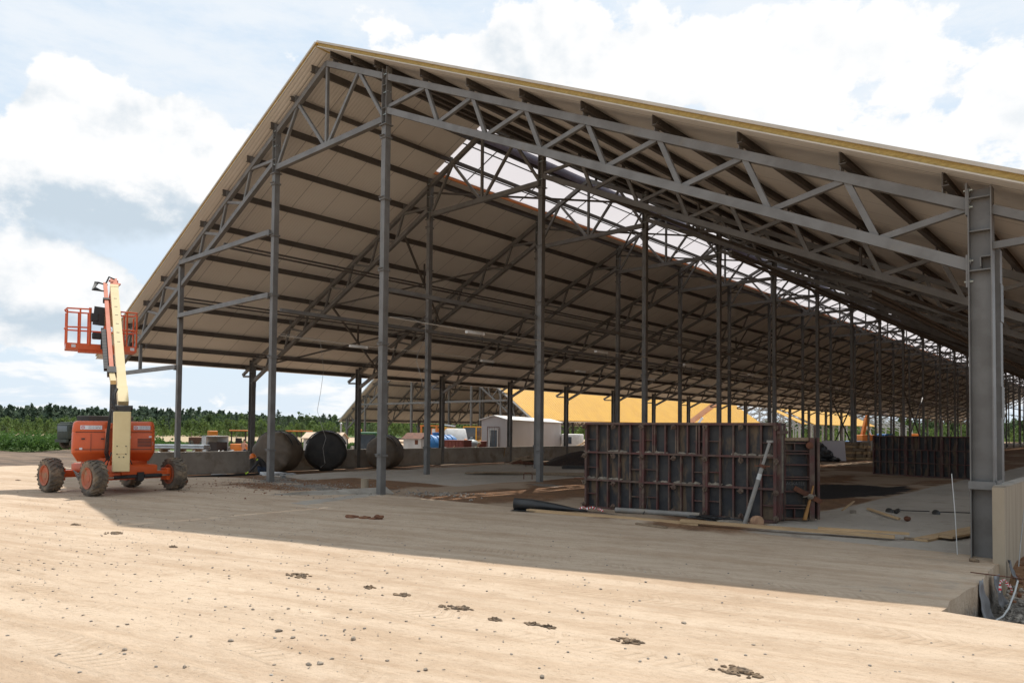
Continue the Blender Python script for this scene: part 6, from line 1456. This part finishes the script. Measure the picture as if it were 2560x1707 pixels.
def crown_pts(kind, h, rng, n):
    P = []
    if kind == 'pine':
        c0 = .34; m = 11
        for k in range(m):
            f = k/(m-1); z = h*(c0+(1-c0)*f); r = h*.21*(1-f)**.55*(.75+.5*rng.random())+.12*h*.12; a = rng.random()*6.28; q = n//m
            cx, cy = r*.6*math.cos(a), r*.6*math.sin(a); P.append(np.stack([cx+rng.normal(size=q)*r*.55, cy+rng.normal(size=q)*r*.55, z+rng.normal(size=q)*h*.028], -1))
    else:
        m = 13
        for k in range(m):
            f = rng.random()**.8; z = h*(.14+.82*f); w_ = h*.22*math.sin(math.pi*min(1, .22+.80*(f)))**.8; a = rng.random()*6.28; d = w_*rng.random()**.5; q = n//m; s = h*.085*(1.2-.5*f)
            P.append(np.stack([d*math.cos(a)+rng.normal(size=q)*s, d*math.sin(a)+rng.normal(size=q)*s, z+rng.normal(size=q)*s*1.05], -1))
    return np.concatenate(P)
def trunk(h, r, kind):
    m = MB(); pts = [(0, 0, -.3), (.02*h, .01*h, h*.3), (0.0, .02*h, h*.62), (.01*h, 0, h*.93)]
    for i in range(3): m.tube(pts[i], pts[i+1], r*(1-.3*i), r*(1-.3*(i+1))+.01, 7, cap=False)
    rr = random.Random(int(h*10))
    for k in range(7): z = h*(.35+.08*k); a = rr.random()*6.28; l = h*.13*(1-.08*k); m.tube((0.01*h, .01*h, z), (l*math.cos(a), l*math.sin(a), z+l*.5), r*.3, .01, 5, cap=False)
    return m
def forest():
    # the mass of the wood behind: one object per belt
    def belt(name, label, D0, D1, hlo, hhi, kind, n, mt, leaves, S, rng, lmin=-.80, lmax=.80, skew=None):
        V = []
        for i in range(n):
            u = lmin+(lmax-lmin)*rng.random(); D = D0+(D1-D0)*rng.random(); q = LD(u*D, D); h = hlo+(hhi-hlo)*rng.random()**1.3
            if skew: h *= skew(u)
            if -78 < q.x < 20 and 9 < q.y < 195 and u > -.25: 
                if q.y < 195: continue
            P = crown_pts(kind, h, rng, leaves)*np.array([1, 1, 1]); P += np.array([q.x, q.y, -1.0]); V.append(quads(P, S*h/9, rng))
        o = bpy.data.objects.new(name, qmesh(name, np.concatenate(V), mt)); COL.objects.link(o); tag(o, label, 'wood', kind='stuff')
    rng = np.random.default_rng(4); sk = lambda u: 1.22 if u < -.42 else (1.22-.9*(u+.42) if u < -.25 else 1.07)
    belt('pine_wood', 'dark tall pine wood on the skyline', 300, 370, 8.8, 11.4, 'pine', 1250, PINE, 84, .78, rng, skew=lambda u: (1.0 if u < -.5 else (1.0-(u+.5)*1.6 if u < -.32 else .70)))
    belt('mixed_wood', 'mixed green wood in front of the pines', 245, 295, 4.8, 7.6, 'leaf', 640, MIX, 110, .68, rng, skew=lambda u: .85 if u < -.45 else 1.0)
    belt('birch_thicket', 'pale green young birch thicket along the front of the wood', 205, 240, 3.2, 5.2, 'leaf', 620, BIRCH, 92, .62, rng)
    V = []
    for i in range(900):
        u = -.80+1.6*rng.random(); D = 203+45*rng.random(); q = LD(u*D, D)
        if u > -.25 and q.y < 195: continue
        h = 1.2+1.6*rng.random(); P = rng.normal(size=(36, 3))*np.array([1.5, 1.5, .42])*h*.6+np.array([q.x, q.y, -1.0+h*.5]); V.append(quads(P, .34, rng))
    o = bpy.data.objects.new('undergrowth', qmesh('undergrowth', np.concatenate(V), BIRCH)); COL.objects.link(o); tag(o, 'low green undergrowth at the foot of the wood', 'undergrowth', kind='stuff')
    # the front row one can tell apart: separate trees
    protos = []
    for k in range(4):
        h = 1.0; P = crown_pts('leaf', 6.0, rng, 320); t = trunk(6.0, .07, 'leaf'); protos.append((qmesh('tree_crown', quads(P, .27, rng), BIRCH if k % 2 else MIX), t, 'birch_tree'))
    for k in range(2):
        P = crown_pts('pine', 11.0, rng, 380); protos.append((qmesh('tree_crown', quads(P, .36, rng), PINE), trunk(11.0, .13, 'pine'), 'pine_tree'))
    tm = []
    rr = random.Random(12); made = {}
    def tree(k, q, s):
        cm, t, nm = protos[k]
        lab = ('young birch tree with a pale loose crown at the front edge of the wood' if k % 2 else 'young mid green tree at the front edge of the wood') if nm == 'birch_tree' else 'dark pine tree standing taller than the thicket around it'
        e = thing(nm, lab, 'tree', q, rr.random()*6.28, 'front row trees of the wood')
        e.scale = (s, s, s*(.85+.3*rr.random()))
        c = bpy.data.objects.new('crown', cm); COL.objects.link(c); c.parent = e
        if k not in made: made[k] = t.build('trunk', BARKW if nm == 'birch_tree' else BARK, e)
        else: inst(made[k], e)
    for i in range(64):
        u = -.78+.86*i/63+rr.uniform(-.006, .006); D = rr.uniform(192, 212); q = LD(u*D, D, -1.0); tree(rr.choice((0, 1, 1, 2, 3, 3)), q, rr.uniform(.5, .84))
    for u, D, s in ((-.475, 215, .95), (-.44, 225, .85), (-.39, 218, .9), (-.345, 222, .95), (-.325, 220, 1.0), (-.31, 230, .9), (-.262, 225, 1.0), (-.24, 230, .9), (-.51, 235, .9)): tree(rr.choice((4, 5)), LD(u*D, D, -1.0), s*.62)
    # green wall of trees seen through the far end of the hall
    for i in range(26):
        u = .44+.31*i/25; D = rr.uniform(225, 265); tree(rr.choice((0, 1, 2, 3)), LD(u*D, D, -1.0), rr.uniform(1.0, 1.7))
    # hedge and weeds
    V = []; rngh = np.random.default_rng(9)
    for i in range(420):
        D = 76+22*rngh.random(); u = -.80+.30*rngh.random(); q = LD(u*D, D); h = .9+.9*rngh.random(); P = rngh.normal(size=(60, 3))*np.array([.75, .75, .38])*h*.6+np.array([q.x, q.y, -1.0+h*.55]); V.append(quads(P, .15, rngh))
    o = bpy.data.objects.new('hedge', qmesh('hedge', np.concatenate(V), HEDGE)); COL.objects.link(o); tag(o, 'dense green bushes along the edge of the dark earth', 'bushes', kind='stuff')
    V = []
    for i in range(520):
        D = 84+26*rngh.random(); u = -.52+.34*rngh.random(); q = LD(u*D, D); h = .3+.45*rngh.random(); P = rngh.normal(size=(34, 3))*np.array([.8, .8, .35])*h*.6+np.array([q.x, q.y, -1.0+h*.45]); V.append(quads(P, .17, rngh))
    o = bpy.data.objects.new('weeds', qmesh('weeds', np.concatenate(V), HEDGE)); COL.objects.link(o); tag(o, 'green weeds at the near edge of the dry field', 'weeds', kind='stuff')
    # fence posts in the dry field
    m0 = MB(); m0.tube((0, 0, -.3), (.03, .02, 1.5), .07, .05, 7); m0.lathe([(.05, 0), (.03, .04), (.005, .05)], (.03, .02, 1.5), n=7); p0 = None
    for i, u in enumerate((-.735, -.70, -.668, -.63, -.492, -.466, -.44, -.418, -.397, -.375, -.35)):
        q = LD(u*150, 150+6*math.sin(i), -1.0)
        if p0 is None: p0 = m0.build('fence_post', BARK, None, q, None, 40); e = p0
        else: e = inst(p0, None, q)
        tag(e, 'thin dark wooden fence post in the dry field', 'post', 'fence posts in the dry field')
forest()
